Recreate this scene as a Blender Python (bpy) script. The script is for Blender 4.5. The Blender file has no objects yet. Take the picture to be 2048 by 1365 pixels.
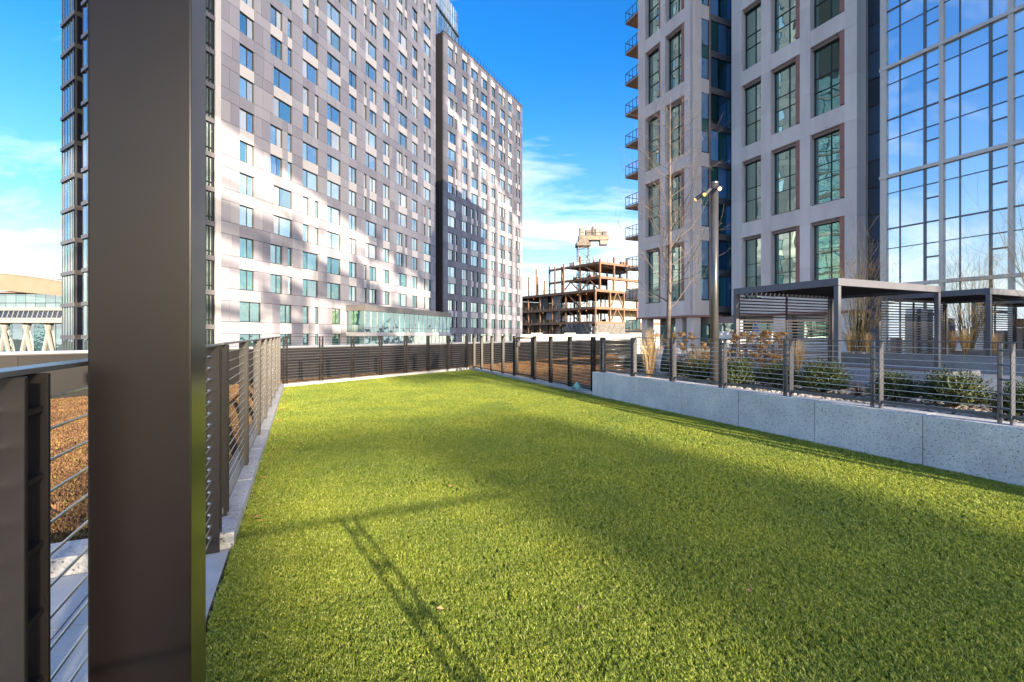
import bpy, bmesh, math, random
from mathutils import Vector, Matrix
random.seed(7)
R = math.radians
scene = bpy.context.scene
COL = scene.collection

# ------------------------------------------------------------------ camera
F = 930.0 / 2048.0            # focal length in image widths
HZ = 668.0                    # horizon row in the 2048 px wide photograph
CAMH = 1.35
cam = bpy.data.cameras.new('camera'); camo = bpy.data.objects.new('camera', cam); COL.objects.link(camo)
cam.sensor_width = 36.0; cam.lens = 36.0 * F
cam.shift_y = -(682.5 - HZ) / 2048.0
cam.clip_start = 0.05; cam.clip_end = 4000
camo.location = (0, 0, CAMH); camo.rotation_euler = (R(90), 0, 0)
scene.camera = camo

# ------------------------------------------------------------------ sky and sun
SUN_EL = R(14.0)
SUN_TO = Vector((0.55, -0.835))          # horizontal direction towards the sun
SUN_AZ = math.atan2(SUN_TO.x, SUN_TO.y)
world = bpy.data.worlds.new('World'); scene.world = world; world.use_nodes = True
wn = world.node_tree; wn.nodes.clear(); wl = wn.links
def wnode(t, **kw):
    n = wn.nodes.new(t)
    for k, v in kw.items(): setattr(n, k, v)
    return n
wout = wnode('ShaderNodeOutputWorld'); wbg = wnode('ShaderNodeBackground'); wbg.inputs['Strength'].default_value = 0.15
sky = wnode('ShaderNodeTexSky', sky_type='NISHITA', sun_disc=False, sun_elevation=SUN_EL, sun_rotation=SUN_AZ, altitude=20.0, air_density=1.0, dust_density=1.3, ozone_density=3.0)
hs = wnode('ShaderNodeHueSaturation'); hs.inputs['Saturation'].default_value = 1.58; hs.inputs['Value'].default_value = 0.53; hs.inputs['Hue'].default_value = 0.515
wl.new(sky.outputs[0], hs.inputs['Color'])
tc = wnode('ShaderNodeTexCoord')
sep = wnode('ShaderNodeSeparateXYZ'); wl.new(tc.outputs['Generated'], sep.inputs[0])
def wmath(op, a, b=None, clamp=False):
    n = wnode('ShaderNodeMath', operation=op, use_clamp=clamp)
    for i, v in enumerate((a, b)):
        if v is None: continue
        if isinstance(v, (int, float)): n.inputs[i].default_value = v
        else: wl.new(v, n.inputs[i])
    return n.outputs[0]
zc = wmath('MAXIMUM', sep.outputs['Z'], 0.0)
den = wmath('ADD', zc, 0.18)
px = wmath('DIVIDE', sep.outputs['X'], den); py = wmath('DIVIDE', sep.outputs['Y'], den)
comb = wnode('ShaderNodeCombineXYZ'); wl.new(px, comb.inputs[0]); wl.new(py, comb.inputs[1])
mp = wnode('ShaderNodeMapping'); mp.inputs['Rotation'].default_value = (0, 0, R(35)); mp.inputs['Scale'].default_value = (0.75, 1.5, 1); mp.inputs['Location'].default_value = (-5.55, 1.55, 0)
wl.new(comb.outputs[0], mp.inputs[0])
n1 = wnode('ShaderNodeTexNoise'); n1.inputs['Scale'].default_value = 1.15; n1.inputs['Detail'].default_value = 7; n1.inputs['Roughness'].default_value = 0.58; n1.inputs['Distortion'].default_value = 0.5
wl.new(mp.outputs[0], n1.inputs['Vector'])
cr = wnode('ShaderNodeValToRGB'); cr.color_ramp.elements[0].position = 0.48; cr.color_ramp.elements[1].position = 0.80
wl.new(n1.outputs['Fac'], cr.inputs[0])
# more cloud towards the horizon, clear overhead
low = wmath('SUBTRACT', 1.0, wmath('MULTIPLY', zc, 1.75, True), True)
cmask = wmath('MULTIPLY', cr.outputs[0], wmath('ADD', wmath('MULTIPLY', low, 0.35), 0.65), True)
veil = wmath('MULTIPLY', wmath('POWER', low, 2.5), 0.92)
cmask = wmath('MULTIPLY', cmask, 0.9)
mixv = wnode('ShaderNodeMix', data_type='RGBA'); wl.new(veil, mixv.inputs['Factor']); wl.new(hs.outputs[0], mixv.inputs[6]); mixv.inputs[7].default_value = (1.2, 1.5, 1.95, 1)
mixc = wnode('ShaderNodeMix', data_type='RGBA'); wl.new(cmask, mixc.inputs['Factor'])
wl.new(mixv.outputs[2], mixc.inputs[6]); mixc.inputs[7].default_value = (2.45, 2.6, 2.85, 1)
wl.new(mixc.outputs[2], wbg.inputs['Color']); wl.new(wbg.outputs[0], wout.inputs[0])

sd = bpy.data.lights.new('sun', 'SUN'); sd.energy = 2.45; sd.angle = R(0.55); sd.color = (1.0, 0.93, 0.84)
so = bpy.data.objects.new('sun', sd); COL.objects.link(so)
tosun = Vector((SUN_TO.x * math.cos(SUN_EL), SUN_TO.y * math.cos(SUN_EL), math.sin(SUN_EL)))
so.rotation_euler = tosun.to_track_quat('Z', 'Y').to_euler(); so.location = (20, -30, 40)

vs = scene.view_settings
vs.view_transform = 'Standard'; vs.look = 'None'; vs.gamma = 1.0; vs.exposure = 2.55; vs.use_curve_mapping = False
vs.use_white_balance = True; vs.white_balance_temperature = 8000; vs.white_balance_tint = 10   # the camera's warm daylight setting
scene.cycles.max_bounces = 6; scene.cycles.glossy_bounces = 4; scene.cycles.diffuse_bounces = 3; scene.cycles.transparent_max_bounces = 8
scene.cycles.caustics_reflective = False; scene.cycles.caustics_refractive = False
scene.cycles.use_denoising = True
scene.cycles.sample_clamp_indirect = 6

# ------------------------------------------------------------------ frames
UD = Vector((-0.4124, 0.9110)); VD = Vector((0.9110, 0.4124))
RZU = math.atan2(UD.y, UD.x)           # local x along u, local y along -v
RZB = math.atan2(-UD.y, -UD.x)         # local x along -u (rightwards in the photo), local y along v
def W(u, v, z=0.0):
    p = UD * u + VD * v
    return Vector((p.x, p.y, z))
def pix(pxx, Y, z=0.0):
    return Vector(((pxx - 1024.0) / 930.0 * Y, Y, z))
def gp(pxx, pyy, z=0.0):               # photo pixel -> point at height z
    Y = 930.0 * (CAMH - z) / (pyy - HZ)
    return pix(pxx, Y, z)
def uv(p): 
    q = Vector((p.x, p.y)); return q.dot(UD), q.dot(VD)

# ------------------------------------------------------------------ materials
def mat(name, col, rough=0.6, metal=0.0, var=0.0, scale=3.0, bump=0.0, bscale=None, spec=0.5, detail=4.0, emit=None, rvar=0.0, stretch=None, col2=None, coat=0.0):
    m = bpy.data.materials.new(name); m.use_nodes = True
    nt = m.node_tree; b = nt.nodes['Principled BSDF']
    b.inputs['Base Color'].default_value = (*col, 1); b.inputs['Roughness'].default_value = rough
    b.inputs['Metallic'].default_value = metal; b.inputs['Specular IOR Level'].default_value = spec
    if coat: b.inputs['Coat Weight'].default_value = coat; b.inputs['Coat Roughness'].default_value = 0.16
    if emit:
        b.inputs['Emission Color'].default_value = (*emit[0], 1); b.inputs['Emission Strength'].default_value = emit[1]
    geo = nt.nodes.new('ShaderNodeNewGeometry')
    vec = geo.outputs['Position']
    if stretch:
        mpn = nt.nodes.new('ShaderNodeMapping'); mpn.inputs['Scale'].default_value = stretch
        nt.links.new(vec, mpn.inputs[0]); vec = mpn.outputs[0]
    if var > 0 or col2:
        n = nt.nodes.new('ShaderNodeTexNoise'); n.inputs['Scale'].default_value = scale; n.inputs['Detail'].default_value = detail; n.inputs['Roughness'].default_value = 0.6
        nt.links.new(vec, n.inputs['Vector'])
        r = nt.nodes.new('ShaderNodeValToRGB'); r.color_ramp.elements[0].position = 0.3; r.color_ramp.elements[1].position = 0.7
        lo = tuple(c * (1 - var) for c in col); hi = col2 if col2 else tuple(min(1, c * (1 + var)) for c in col)
        r.color_ramp.elements[0].color = (*lo, 1); r.color_ramp.elements[1].color = (*hi, 1)
        nt.links.new(n.outputs['Fac'], r.inputs[0]); nt.links.new(r.outputs[0], b.inputs['Base Color'])
        if rvar:
            mr = nt.nodes.new('ShaderNodeMapRange'); mr.inputs['To Min'].default_value = rough - rvar; mr.inputs['To Max'].default_value = rough + rvar
            nt.links.new(n.outputs['Fac'], mr.inputs['Value']); nt.links.new(mr.outputs[0], b.inputs['Roughness'])
    if bump > 0:
        n2 = nt.nodes.new('ShaderNodeTexNoise'); n2.inputs['Scale'].default_value = bscale or scale * 4; n2.inputs['Detail'].default_value = 3
        nt.links.new(vec, n2.inputs['Vector'])
        bp = nt.nodes.new('ShaderNodeBump'); bp.inputs['Strength'].default_value = 1.0; bp.inputs['Distance'].default_value = bump
        nt.links.new(n2.outputs['Fac'], bp.inputs['Height']); nt.links.new(bp.outputs[0], b.inputs['Normal'])
    return m

def glass(name, tint, body, lo=0.45, hi=0.95, rough=0.015, warp=0.012, wscale=0.55, bodyvar=0.5):
    m = bpy.data.materials.new(name); m.use_nodes = True
    nt = m.node_tree; nt.nodes.clear(); L = nt.links
    out = nt.nodes.new('ShaderNodeOutputMaterial'); mix = nt.nodes.new('ShaderNodeMixShader')
    g = nt.nodes.new('ShaderNodeBsdfGlossy'); g.inputs['Color'].default_value = (*tint, 1); g.inputs['Roughness'].default_value = rough
    d = nt.nodes.new('ShaderNodeBsdfDiffuse')
    oi = nt.nodes.new('ShaderNodeObjectInfo')
    r = nt.nodes.new('ShaderNodeValToRGB'); r.color_ramp.elements[0].color = (*[c * (1 - bodyvar) for c in body], 1); r.color_ramp.elements[1].color = (*[min(1, c * (1 + 2.0 * bodyvar)) for c in body], 1)
    L.new(oi.outputs['Random'], r.inputs[0]); L.new(r.outputs[0], d.inputs['Color'])
    lw = nt.nodes.new('ShaderNodeLayerWeight'); lw.inputs['Blend'].default_value = 0.35
    mr = nt.nodes.new('ShaderNodeMapRange'); mr.inputs['To Min'].default_value = lo; mr.inputs['To Max'].default_value = hi
    L.new(lw.outputs['Fresnel'], mr.inputs['Value']); L.new(mr.outputs[0], mix.inputs[0])
    geo = nt.nodes.new('ShaderNodeNewGeometry')
    n = nt.nodes.new('ShaderNodeTexNoise'); n.inputs['Scale'].default_value = wscale; n.inputs['Detail'].default_value = 1.5
    L.new(geo.outputs['Position'], n.inputs['Vector'])
    bp = nt.nodes.new('ShaderNodeBump'); bp.inputs['Strength'].default_value = 1; bp.inputs['Distance'].default_value = warp
    L.new(n.outputs['Fac'], bp.inputs['Height']); L.new(bp.outputs[0], g.inputs['Normal'])
    L.new(d.outputs[0], mix.inputs[1]); L.new(g.outputs[0], mix.inputs[2]); L.new(mix.outputs[0], out.inputs[0])
    return m

def granite(name, base, dark, light, scale=75.0):
    m = bpy.data.materials.new(name); m.use_nodes = True
    nt = m.node_tree; b = nt.nodes['Principled BSDF']; L = nt.links
    b.inputs['Roughness'].default_value = 0.7
    geo = nt.nodes.new('ShaderNodeNewGeometry')
    v = nt.nodes.new('ShaderNodeTexVoronoi'); v.inputs['Scale'].default_value = scale; L.new(geo.outputs['Position'], v.inputs['Vector'])
    r = nt.nodes.new('ShaderNodeValToRGB'); r.color_ramp.interpolation = 'CONSTANT'
    e = r.color_ramp.elements; e[0].position = 0; e[0].color = (*dark, 1); e[1].position = 0.16; e[1].color = (*base, 1)
    e2 = e.new(0.55); e2.color = (*[(x + y) / 2 for x, y in zip(base, light)], 1); e3 = e.new(0.8); e3.color = (*light, 1)
    L.new(v.outputs['Color'], r.inputs[0])
    n = nt.nodes.new('ShaderNodeTexNoise'); n.inputs['Scale'].default_value = 2.2; n.inputs['Detail'].default_value = 6; L.new(geo.outputs['Position'], n.inputs['Vector'])
    r2 = nt.nodes.new('ShaderNodeValToRGB'); r2.color_ramp.elements[0].position = 0.3; r2.color_ramp.elements[0].color = (0.80, 0.80, 0.82, 1); r2.color_ramp.elements[1].position = 0.7; r2.color_ramp.elements[1].color = (1.08, 1.07, 1.05, 1)
    L.new(n.outputs['Fac'], r2.inputs[0])
    mx = nt.nodes.new('ShaderNodeMix'); mx.data_type = 'RGBA'; mx.blend_type = 'MULTIPLY'; mx.inputs['Factor'].default_value = 1
    L.new(r.outputs[0], mx.inputs[6]); L.new(r2.outputs[0], mx.inputs[7]); L.new(mx.outputs[2], b.inputs['Base Color'])
    bp = nt.nodes.new('ShaderNodeBump'); bp.inputs['Distance'].default_value = 0.0015; L.new(v.outputs['Distance'], bp.inputs['Height']); L.new(bp.outputs[0], b.inputs['Normal'])
    return m

def leafmat(name, cols, rough=0.55, trans=0.25, spec=0.3, patch=None):
    m = bpy.data.materials.new(name); m.use_nodes = True
    nt = m.node_tree; L = nt.links; b = nt.nodes['Principled BSDF']; b.inputs['Roughness'].default_value = rough; b.inputs['Specular IOR Level'].default_value = spec
    oi = nt.nodes.new('ShaderNodeObjectInfo'); geo = nt.nodes.new('ShaderNodeNewGeometry')
    add = nt.nodes.new('ShaderNodeMath'); add.operation = 'ADD'; fr = nt.nodes.new('ShaderNodeMath'); fr.operation = 'FRACT'
    L.new(oi.outputs['Random'], add.inputs[0]); L.new(geo.outputs['Random Per Island'], add.inputs[1]); L.new(add.outputs[0], fr.inputs[0])
    r = nt.nodes.new('ShaderNodeValToRGB'); r.color_ramp.elements[0].color = (*cols[0], 1); r.color_ramp.elements[1].color = (*cols[-1], 1)
    for i, c in enumerate(cols[1:-1]):
        e = r.color_ramp.elements.new((i + 1) / (len(cols) - 1)); e.color = (*c, 1)
    L.new(fr.outputs[0], r.inputs[0]); cs = r.outputs[0]
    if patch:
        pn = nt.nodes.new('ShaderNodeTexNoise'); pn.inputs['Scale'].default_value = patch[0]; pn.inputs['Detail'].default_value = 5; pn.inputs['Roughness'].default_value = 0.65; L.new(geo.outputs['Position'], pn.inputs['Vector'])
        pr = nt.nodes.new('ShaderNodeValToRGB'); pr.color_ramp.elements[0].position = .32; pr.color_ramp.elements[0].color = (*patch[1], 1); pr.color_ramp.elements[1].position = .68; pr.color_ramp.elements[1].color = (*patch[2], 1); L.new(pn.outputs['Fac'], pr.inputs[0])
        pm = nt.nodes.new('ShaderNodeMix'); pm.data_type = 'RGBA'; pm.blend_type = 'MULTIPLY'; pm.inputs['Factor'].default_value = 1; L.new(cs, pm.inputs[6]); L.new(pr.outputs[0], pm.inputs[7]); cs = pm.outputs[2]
    L.new(cs, b.inputs['Base Color'])
    if trans:
        t = nt.nodes.new('ShaderNodeBsdfTranslucent'); L.new(cs, t.inputs['Color'])
        mx = nt.nodes.new('ShaderNodeMixShader'); mx.inputs[0].default_value = trans
        L.new(b.outputs[0], mx.inputs[1]); L.new(t.outputs[0], mx.inputs[2]); L.new(mx.outputs[0], nt.nodes['Material Output'].inputs[0])
    return m

MT = {}
MT['bronze'] = mat('dark bronze powder coat', (0.021, 0.0165, 0.0155), 0.36, 0.0, 0.14, 2.0, spec=0.6)
MT['column'] = mat('column bronze coat', (0.0165, 0.0115, 0.0105), 0.30, 0.0, 0.25, 1.6, spec=0.36, rvar=0.06)
MT['steel'] = mat('stainless cable', (0.72, 0.70, 0.66), 0.28, 0.9, 0.1, 30)
MT['rail'] = mat('grey rail coat', (0.075, 0.075, 0.085), 0.38, 0.0, 0.1, 4, spec=0.7)
MT['lit_rail'] = mat('lit grey top rail', (0.22, 0.215, 0.20), 0.36, 0.4, 0.12, 4)  # paler grey paints in the light falling on the left fence rails
MT['granite'] = granite('speckled granite', (0.64, 0.635, 0.625), (0.25, 0.255, 0.26), (0.80, 0.79, 0.78), 130)
MT['granite2'] = granite('speckled granite darker slab', (0.59, 0.59, 0.59), (0.21, 0.22, 0.23), (0.76, 0.76, 0.755), 120)
MT['granite_kerb'] = granite('kerb granite', (0.46, 0.45, 0.44), (0.16, 0.16, 0.17), (0.62, 0.61, 0.59), 95)
MT['granite_dark'] = granite('grey planter granite', (0.27, 0.27, 0.29), (0.12, 0.12, 0.14), (0.38, 0.38, 0.40), 80)
MT['paver'] = mat('light concrete paver', (0.50, 0.50, 0.49), 0.8, 0, 0.10, 6, 0.0012, 60)
MT['plaza'] = mat('plaza paving', (0.40, 0.39, 0.37), 0.85, 0, 0.14, 2.5, 0.001, 40)
MT['deck'] = mat('roof membrane', (0.12, 0.115, 0.11), 0.9, 0, 0.2, 1.5)
MT['asphalt'] = mat('asphalt', (0.05, 0.05, 0.052), 0.9, 0, 0.2, 0.5)
MT['turfbase'] = mat('turf backing', (0.08, 0.11, 0.012), 0.95, 0, 0.35, 25)
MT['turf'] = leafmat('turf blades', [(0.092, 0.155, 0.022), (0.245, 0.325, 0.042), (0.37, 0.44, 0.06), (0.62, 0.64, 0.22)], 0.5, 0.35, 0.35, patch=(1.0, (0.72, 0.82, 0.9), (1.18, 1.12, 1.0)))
MT['soil'] = mat('brown soil', (0.085, 0.052, 0.034), 0.95, 0, 0.45, 9, 0.02, 30)
MT['sedum'] = leafmat('dormant sedum', [(0.10, 0.045, 0.032), (0.20, 0.10, 0.062), (0.27, 0.15, 0.085), (0.27, 0.22, 0.075)], 0.7, 0.15, patch=(2.2, (0.55, 0.55, 0.6), (1.25, 1.2, 1.0)))
MT['pebble'] = leafmat('river pebbles', [(0.16, 0.13, 0.11), (0.34, 0.30, 0.26), (0.50, 0.47, 0.43), (0.26, 0.20, 0.16)], 0.6, 0.0)
MT['parapet'] = mat('charcoal parapet panel', (0.0095, 0.0085, 0.0095), 0.45, 0, 0.15, 1.2, spec=0.35)
MT['parapet2'] = mat('charcoal parapet panel warm', (0.014, 0.012, 0.012), 0.45, 0, 0.15, 1.2, spec=0.35)
MT['coping'] = mat('metal coping', (0.55, 0.56, 0.58), 0.30, 0.75, 0.08, 3)
MT['yew'] = leafmat('yew needles', [(0.018, 0.032, 0.014), (0.038, 0.062, 0.022), (0.075, 0.10, 0.034), (0.15, 0.16, 0.06)], 0.5, 0.15)
MT['twig'] = mat('brown twig', (0.10, 0.066, 0.045), 0.85, 0, 0.25, 20)
MT['bark'] = mat('pale bark', (0.135, 0.105, 0.088), 0.85, 0, 0.35, 14, 0.003, 60)
MT['bark2'] = mat('olive bark', (0.15, 0.12, 0.06), 0.85, 0, 0.35, 14)
MT['straw'] = leafmat('dry straw', [(0.34, 0.22, 0.10), (0.48, 0.34, 0.18), (0.58, 0.46, 0.28)], 0.7, 0.25)
MT['hydr'] = leafmat('dry hydrangea petals', [(0.28, 0.13, 0.045), (0.44, 0.24, 0.09), (0.58, 0.38, 0.18)], 0.7, 0.25)
MT['redtwig'] = leafmat('reddish dry twigs', [(0.18, 0.09, 0.06), (0.30, 0.16, 0.11)], 0.8, 0.1)
MT['poled'] = mat('lamp pole metal', (0.16, 0.15, 0.145), 0.32, 0.7, 0.1, 5)
MT['lens'] = mat('lamp lens', (1, 0.85, 0.5), 0.4, emit=((1.0, 0.46, 0.10), 0.5))
MT['pergola'] = mat('graphite pergola coat', (0.105, 0.105, 0.125), 0.45, 0, 0.08, 3, spec=0.55)
MT['slat'] = mat('dark slat', (0.030, 0.027, 0.030), 0.5, 0, 0.15, 4)
MT['white'] = mat('white panel', (0.78, 0.78, 0.76), 0.5, 0, 0.06, 3)
MT['blue'] = mat('blue fabric', (0.03, 0.05, 0.22), 0.8, 0, 0.2, 8)
MT['teal'] = mat('pale teal plastic', (0.36, 0.72, 0.70), 0.45, 0, 0.15, 10)
MT['bag'] = mat('dark green watering bag', (0.03, 0.04, 0.04), 0.6, 0, 0.2, 10)
MT['leaf_dry'] = mat('dry leaf', (0.36, 0.20, 0.09), 0.8, 0, 0.3, 60)
# building materials
def fac(name, c, v=0.07): return mat(name, c, 0.72, 0, v, 0.35, 0.0, detail=6, stretch=(1, 1, 0.35))
MT['pan_a'] = fac('grey cladding', (0.341, 0.327, 0.371)); MT['pan_b'] = fac('grey cladding darker', (0.294, 0.283, 0.327)); MT['pan_c'] = fac('grey cladding warmer', (0.384, 0.372, 0.406))
MT['pan_l'] = fac('pale spandrel cladding', (0.64, 0.60, 0.59)); MT['joint'] = mat('dark joint', (0.045, 0.042, 0.046), 0.9)
MT['pan_d'] = fac('dark cladding', (0.227, 0.221, 0.255)); MT['pan_e'] = fac('dark cladding two', (0.19, 0.183, 0.216)); MT['pan_f'] = fac('dark cladding three', (0.261, 0.255, 0.288))
MT['frame'] = mat('dark window frame', (0.022, 0.022, 0.026), 0.45)
MT['gA'] = glass('pale sky glass', (0.95, 1.0, 0.98), (0.22, 0.32, 0.31), 0.60, 0.98, warp=0.006)
MT['gA2'] = glass('dim window glass', (0.80, 0.92, 0.92), (0.06, 0.13, 0.13), 0.50, 0.95, warp=0.012)
MT['gA3'] = glass('window glass with pale blind', (0.95, 1.0, 0.98), (0.60, 0.62, 0.58), 0.30, 0.9, warp=0.006, bodyvar=0.12)
MT['gTeal'] = glass('teal glass', (0.62, 0.82, 0.80), (0.02, 0.075, 0.075), 0.50, 0.95, warp=0.05, wscale=0.8)
MT['gB'] = glass('green tower glass', (0.55, 0.80, 0.74), (0.008, 0.075, 0.072), 0.55, 0.92, warp=0.014, wscale=0.5)
MT['gBs'] = glass('green spandrel glass', (0.22, 0.45, 0.42), (0.01, 0.10, 0.095), 0.35, 0.8, warp=0.014)
MT['gBlue'] = glass('deep blue glass', (0.45, 0.70, 0.92), (0.03, 0.12, 0.22), 0.5, 0.95, warp=0.05, wscale=0.7)
MT['gLink'] = glass('bright blue link glass', (0.55, 0.80, 1.0), (0.10, 0.30, 0.56), 0.40, 0.9, warp=0.05, wscale=0.7, bodyvar=0.4)
MT['gC'] = glass('mirror blue glass', (0.88, 0.94, 1.0), (0.42, 0.48, 0.54), 0.64, 0.98, warp=0.006, wscale=0.35)
MT['gL'] = glass('grey curtain glass', (0.80, 0.88, 0.88), (0.05, 0.10, 0.10), 0.55, 0.96, warp=0.01)
MT['gDark'] = glass('dark slot glass', (0.35, 0.42, 0.50), (0.012, 0.016, 0.03), 0.3, 0.8)
MT['conc'] = mat('pale precast concrete', (0.78, 0.70, 0.66), 0.75, 0, 0.10, 0.8, 0.002, 30, detail=8, stretch=(1, 1, .22))
MT['conc2'] = mat('pale precast concrete two', (0.72, 0.645, 0.61), 0.75, 0, 0.12, 0.8, 0.002, 30, detail=8, stretch=(1, 1, .22))
MT['terra'] = mat('terracotta jamb', (0.36, 0.17, 0.14), 0.7, 0, 0.1, 1.5)
MT['soffit'] = mat('wood soffit', (0.26, 0.13, 0.08), 0.7, 0, 0.15, 2)
MT['taupe'] = mat('taupe trim', (0.27, 0.20, 0.185), 0.65, 0, 0.08, 2)
MT['mull_l'] = mat('pale mullion', (0.58, 0.55, 0.51), 0.45, 0.2, 0.05, 2)
MT['mull_d'] = mat('dark mullion', (0.13, 0.135, 0.15), 0.4, 0.3)
MT['band'] = mat('grey floor band', (0.17, 0.16, 0.165), 0.5, 0.2, 0.08, 1)
MT['fascia'] = mat('brushed fascia', (0.22, 0.20, 0.19), 0.4, 0.5, 0.08, 1)
MT['tan'] = mat('tan metal roof fascia', (0.32, 0.245, 0.185), 0.55, 0.1, 0.07, 0.3)
MT['paleg'] = mat('pale grey metal', (0.33, 0.305, 0.285), 0.5, 0.1, 0.06, 0.6)
MT['rust'] = mat('rusted steel', (0.20, 0.112, 0.074), 0.8, 0, 0.35, 0.8)
MT['rust2'] = mat('brown steel deck', (0.20, 0.125, 0.082), 0.8, 0, 0.3, 0.6)
MT['tarp'] = mat('grey tarpaulin', (0.13, 0.12, 0.115), 0.7, 0, 0.35, 0.8)
MT['sheet'] = mat('white sheathing', (0.66, 0.64, 0.60), 0.7, 0, 0.12, 0.5)
MT['net'] = mat('white net and sun blocker', (0.62, 0.61, 0.59), 0.85, 0, 0.10, 0.4)
_nt = MT['net'].node_tree; _tr = _nt.nodes.new('ShaderNodeBsdfTransparent'); _mx = _nt.nodes.new('ShaderNodeMixShader'); _mx.inputs[0].default_value = 0.50   # half clear, so the added sun blocker passes part of the light
_nt.links.new(_tr.outputs[0], _mx.inputs[1]); _nt.links.new(_nt.nodes['Principled BSDF'].outputs[0], _mx.inputs[2]); _nt.links.new(_mx.outputs[0], _nt.nodes['Material Output'].inputs[0])
MT['crane'] = mat('crane steel', (0.12, 0.10, 0.088), 0.6, 0.2, 0.3, 0.9)
MT['crane_l'] = mat('crane pale panel', (0.19, 0.175, 0.16), 0.6, 0.1, 0.3, 0.9)
MT['sign'] = mat('orange lettering', (0.75, 0.40, 0.22), 0.6)
MT['brick'] = mat('brick wall', (0.30, 0.13, 0.085), 0.85, 0, 0.2, 1.0)

# ------------------------------------------------------------------ builders
def link(o, parent=None):
    COL.objects.link(o)
    if parent is not None: o.parent = parent
    return o
def tag(o, label=None, cat=None, group=None, kind=None):
    if label: o['label'] = label
    if cat: o['category'] = cat
    if group: o['group'] = group
    if kind: o['kind'] = kind
    return o
def thing(name, label, cat, loc=(0, 0, 0), rz=0.0, group=None):
    o = bpy.data.objects.new(name, None); o.empty_display_size = 0.2
    o.location = loc; o.rotation_euler = (0, 0, rz); link(o)
    return tag(o, label, cat, group)
_cube = {}
def cube_mesh(m):
    if m not in _cube:
        me = bpy.data.meshes.new('block_' + m)
        v = [(x, y, z) for x in (-.5, .5) for y in (-.5, .5) for z in (-.5, .5)]
        f = [(0, 1, 3, 2), (4, 6, 7, 5), (0, 4, 5, 1), (2, 3, 7, 6), (0, 2, 6, 4), (1, 5, 7, 3)]
        me.from_pydata(v, [], f); me.materials.append(MT[m]); _cube[m] = me
    return _cube[m]
def box(name, parent, m, c, s, rot=(0, 0, 0)):
    o = bpy.data.objects.new(name, cube_mesh(m)); o.location = c; o.scale = s; o.rotation_euler = rot
    return link(o, parent)
def bx(name, parent, m, x0, x1, y0, y1, z0, z1):
    return box(name, parent, m, ((x0 + x1) / 2, (y0 + y1) / 2, (z0 + z1) / 2), (x1 - x0, y1 - y0, z1 - z0))
class MB:
    def __init__(s): s.v = []; s.f = []; s.mi = []
    def box(s, x0, x1, y0, y1, z0, z1, mi=0):
        b = len(s.v); s.v += [(x, y, z) for x in (x0, x1) for y in (y0, y1) for z in (z0, z1)]
        for q in [(0, 1, 3, 2), (4, 6, 7, 5), (0, 4, 5, 1), (2, 3, 7, 6), (0, 2, 6, 4), (1, 5, 7, 3)]:
            s.f.append(tuple(b + i for i in q)); s.mi.append(mi)
    def quad(s, a, b, c, d, mi=0):
        n = len(s.v); s.v += [tuple(a), tuple(b), tuple(c), tuple(d)]; s.f.append((n, n + 1, n + 2, n + 3)); s.mi.append(mi)
    def tube(s, pts, rad, sides=6, mi=0, cap=True):
        pts = [Vector(p) for p in pts]; n0 = len(s.v); up = Vector((0.13, 0.31, 0.94))
        for i, p in enumerate(pts):
            t = (pts[min(i + 1, len(pts) - 1)] - pts[max(i - 1, 0)])
            if t.length < 1e-9: t = Vector((0, 0, 1))
            t.normalize(); a = t.cross(up)
            if a.length < 1e-3: a = t.cross(Vector((1, 0, 0)))
            a.normalize(); b = t.cross(a); r = rad[i] if hasattr(rad, '__len__') else rad
            for k in range(sides):
                an = 2 * math.pi * k / sides
                s.v.append(tuple(p + a * (math.cos(an) * r) + b * (math.sin(an) * r)))
        for i in range(len(pts) - 1):
            for k in range(sides):
                k2 = (k + 1) % sides
                s.f.append((n0 + i * sides + k, n0 + i * sides + k2, n0 + (i + 1) * sides + k2, n0 + (i + 1) * sides + k)); s.mi.append(mi)
        if cap and sides > 2:
            s.f.append(tuple(n0 + k for k in range(sides))[::-1]); s.mi.append(mi)
            e = n0 + (len(pts) - 1) * sides
            s.f.append(tuple(e + k for k in range(sides))); s.mi.append(mi)
    def bar(s, a, b, w, h, mi=0):      # rectangular bar from a to b
        a = Vector(a); b = Vector(b); t = (b - a).normalized(); sd_ = t.cross(Vector((0, 0, 1)))
        if sd_.length < 1e-3: sd_ = Vector((1, 0, 0))
        sd_.normalize(); up = sd_.cross(t); n = len(s.v)
        for p in (a, b):
            for (i, j) in ((-1, -1), (1, -1), (1, 1), (-1, 1)):
                s.v.append(tuple(p + sd_ * (i * w / 2) + up * (j * h / 2)))
        for q in [(0, 1, 2, 3), (7, 6, 5, 4), (0, 4, 5, 1), (1, 5, 6, 2), (2, 6, 7, 3), (3, 7, 4, 0)]:
            s.f.append(tuple(n + i for i in q)); s.mi.append(mi)
    def mesh(s, name, mats, smooth=False):
        me = bpy.data.meshes.new(name); me.from_pydata(s.v, [], s.f)
        for m in ([mats] if isinstance(mats, str) else mats): me.materials.append(MT[m])
        me.polygons.foreach_set('material_index', s.mi)
        if smooth: me.polygons.foreach_set('use_smooth', [True] * len(me.polygons))
        me.update(); return me
    def build(s, name, mats, parent=None, loc=(0, 0, 0), rot=(0, 0, 0), smooth=False):
        o = bpy.data.objects.new(name, s.mesh(name, mats, smooth)); o.location = loc; o.rotation_euler = rot
        return link(o, parent)
def bevel(o, w=0.005, seg=2):
    bm = bmesh.new(); bm.from_mesh(o.data); bmesh.ops.recalc_face_normals(bm, faces=bm.faces)
    bmesh.ops.bevel(bm, geom=list(bm.edges), offset=w, segments=seg, affect='EDGES', profile=0.7)
    bm.to_mesh(o.data); bm.free(); return o
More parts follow.
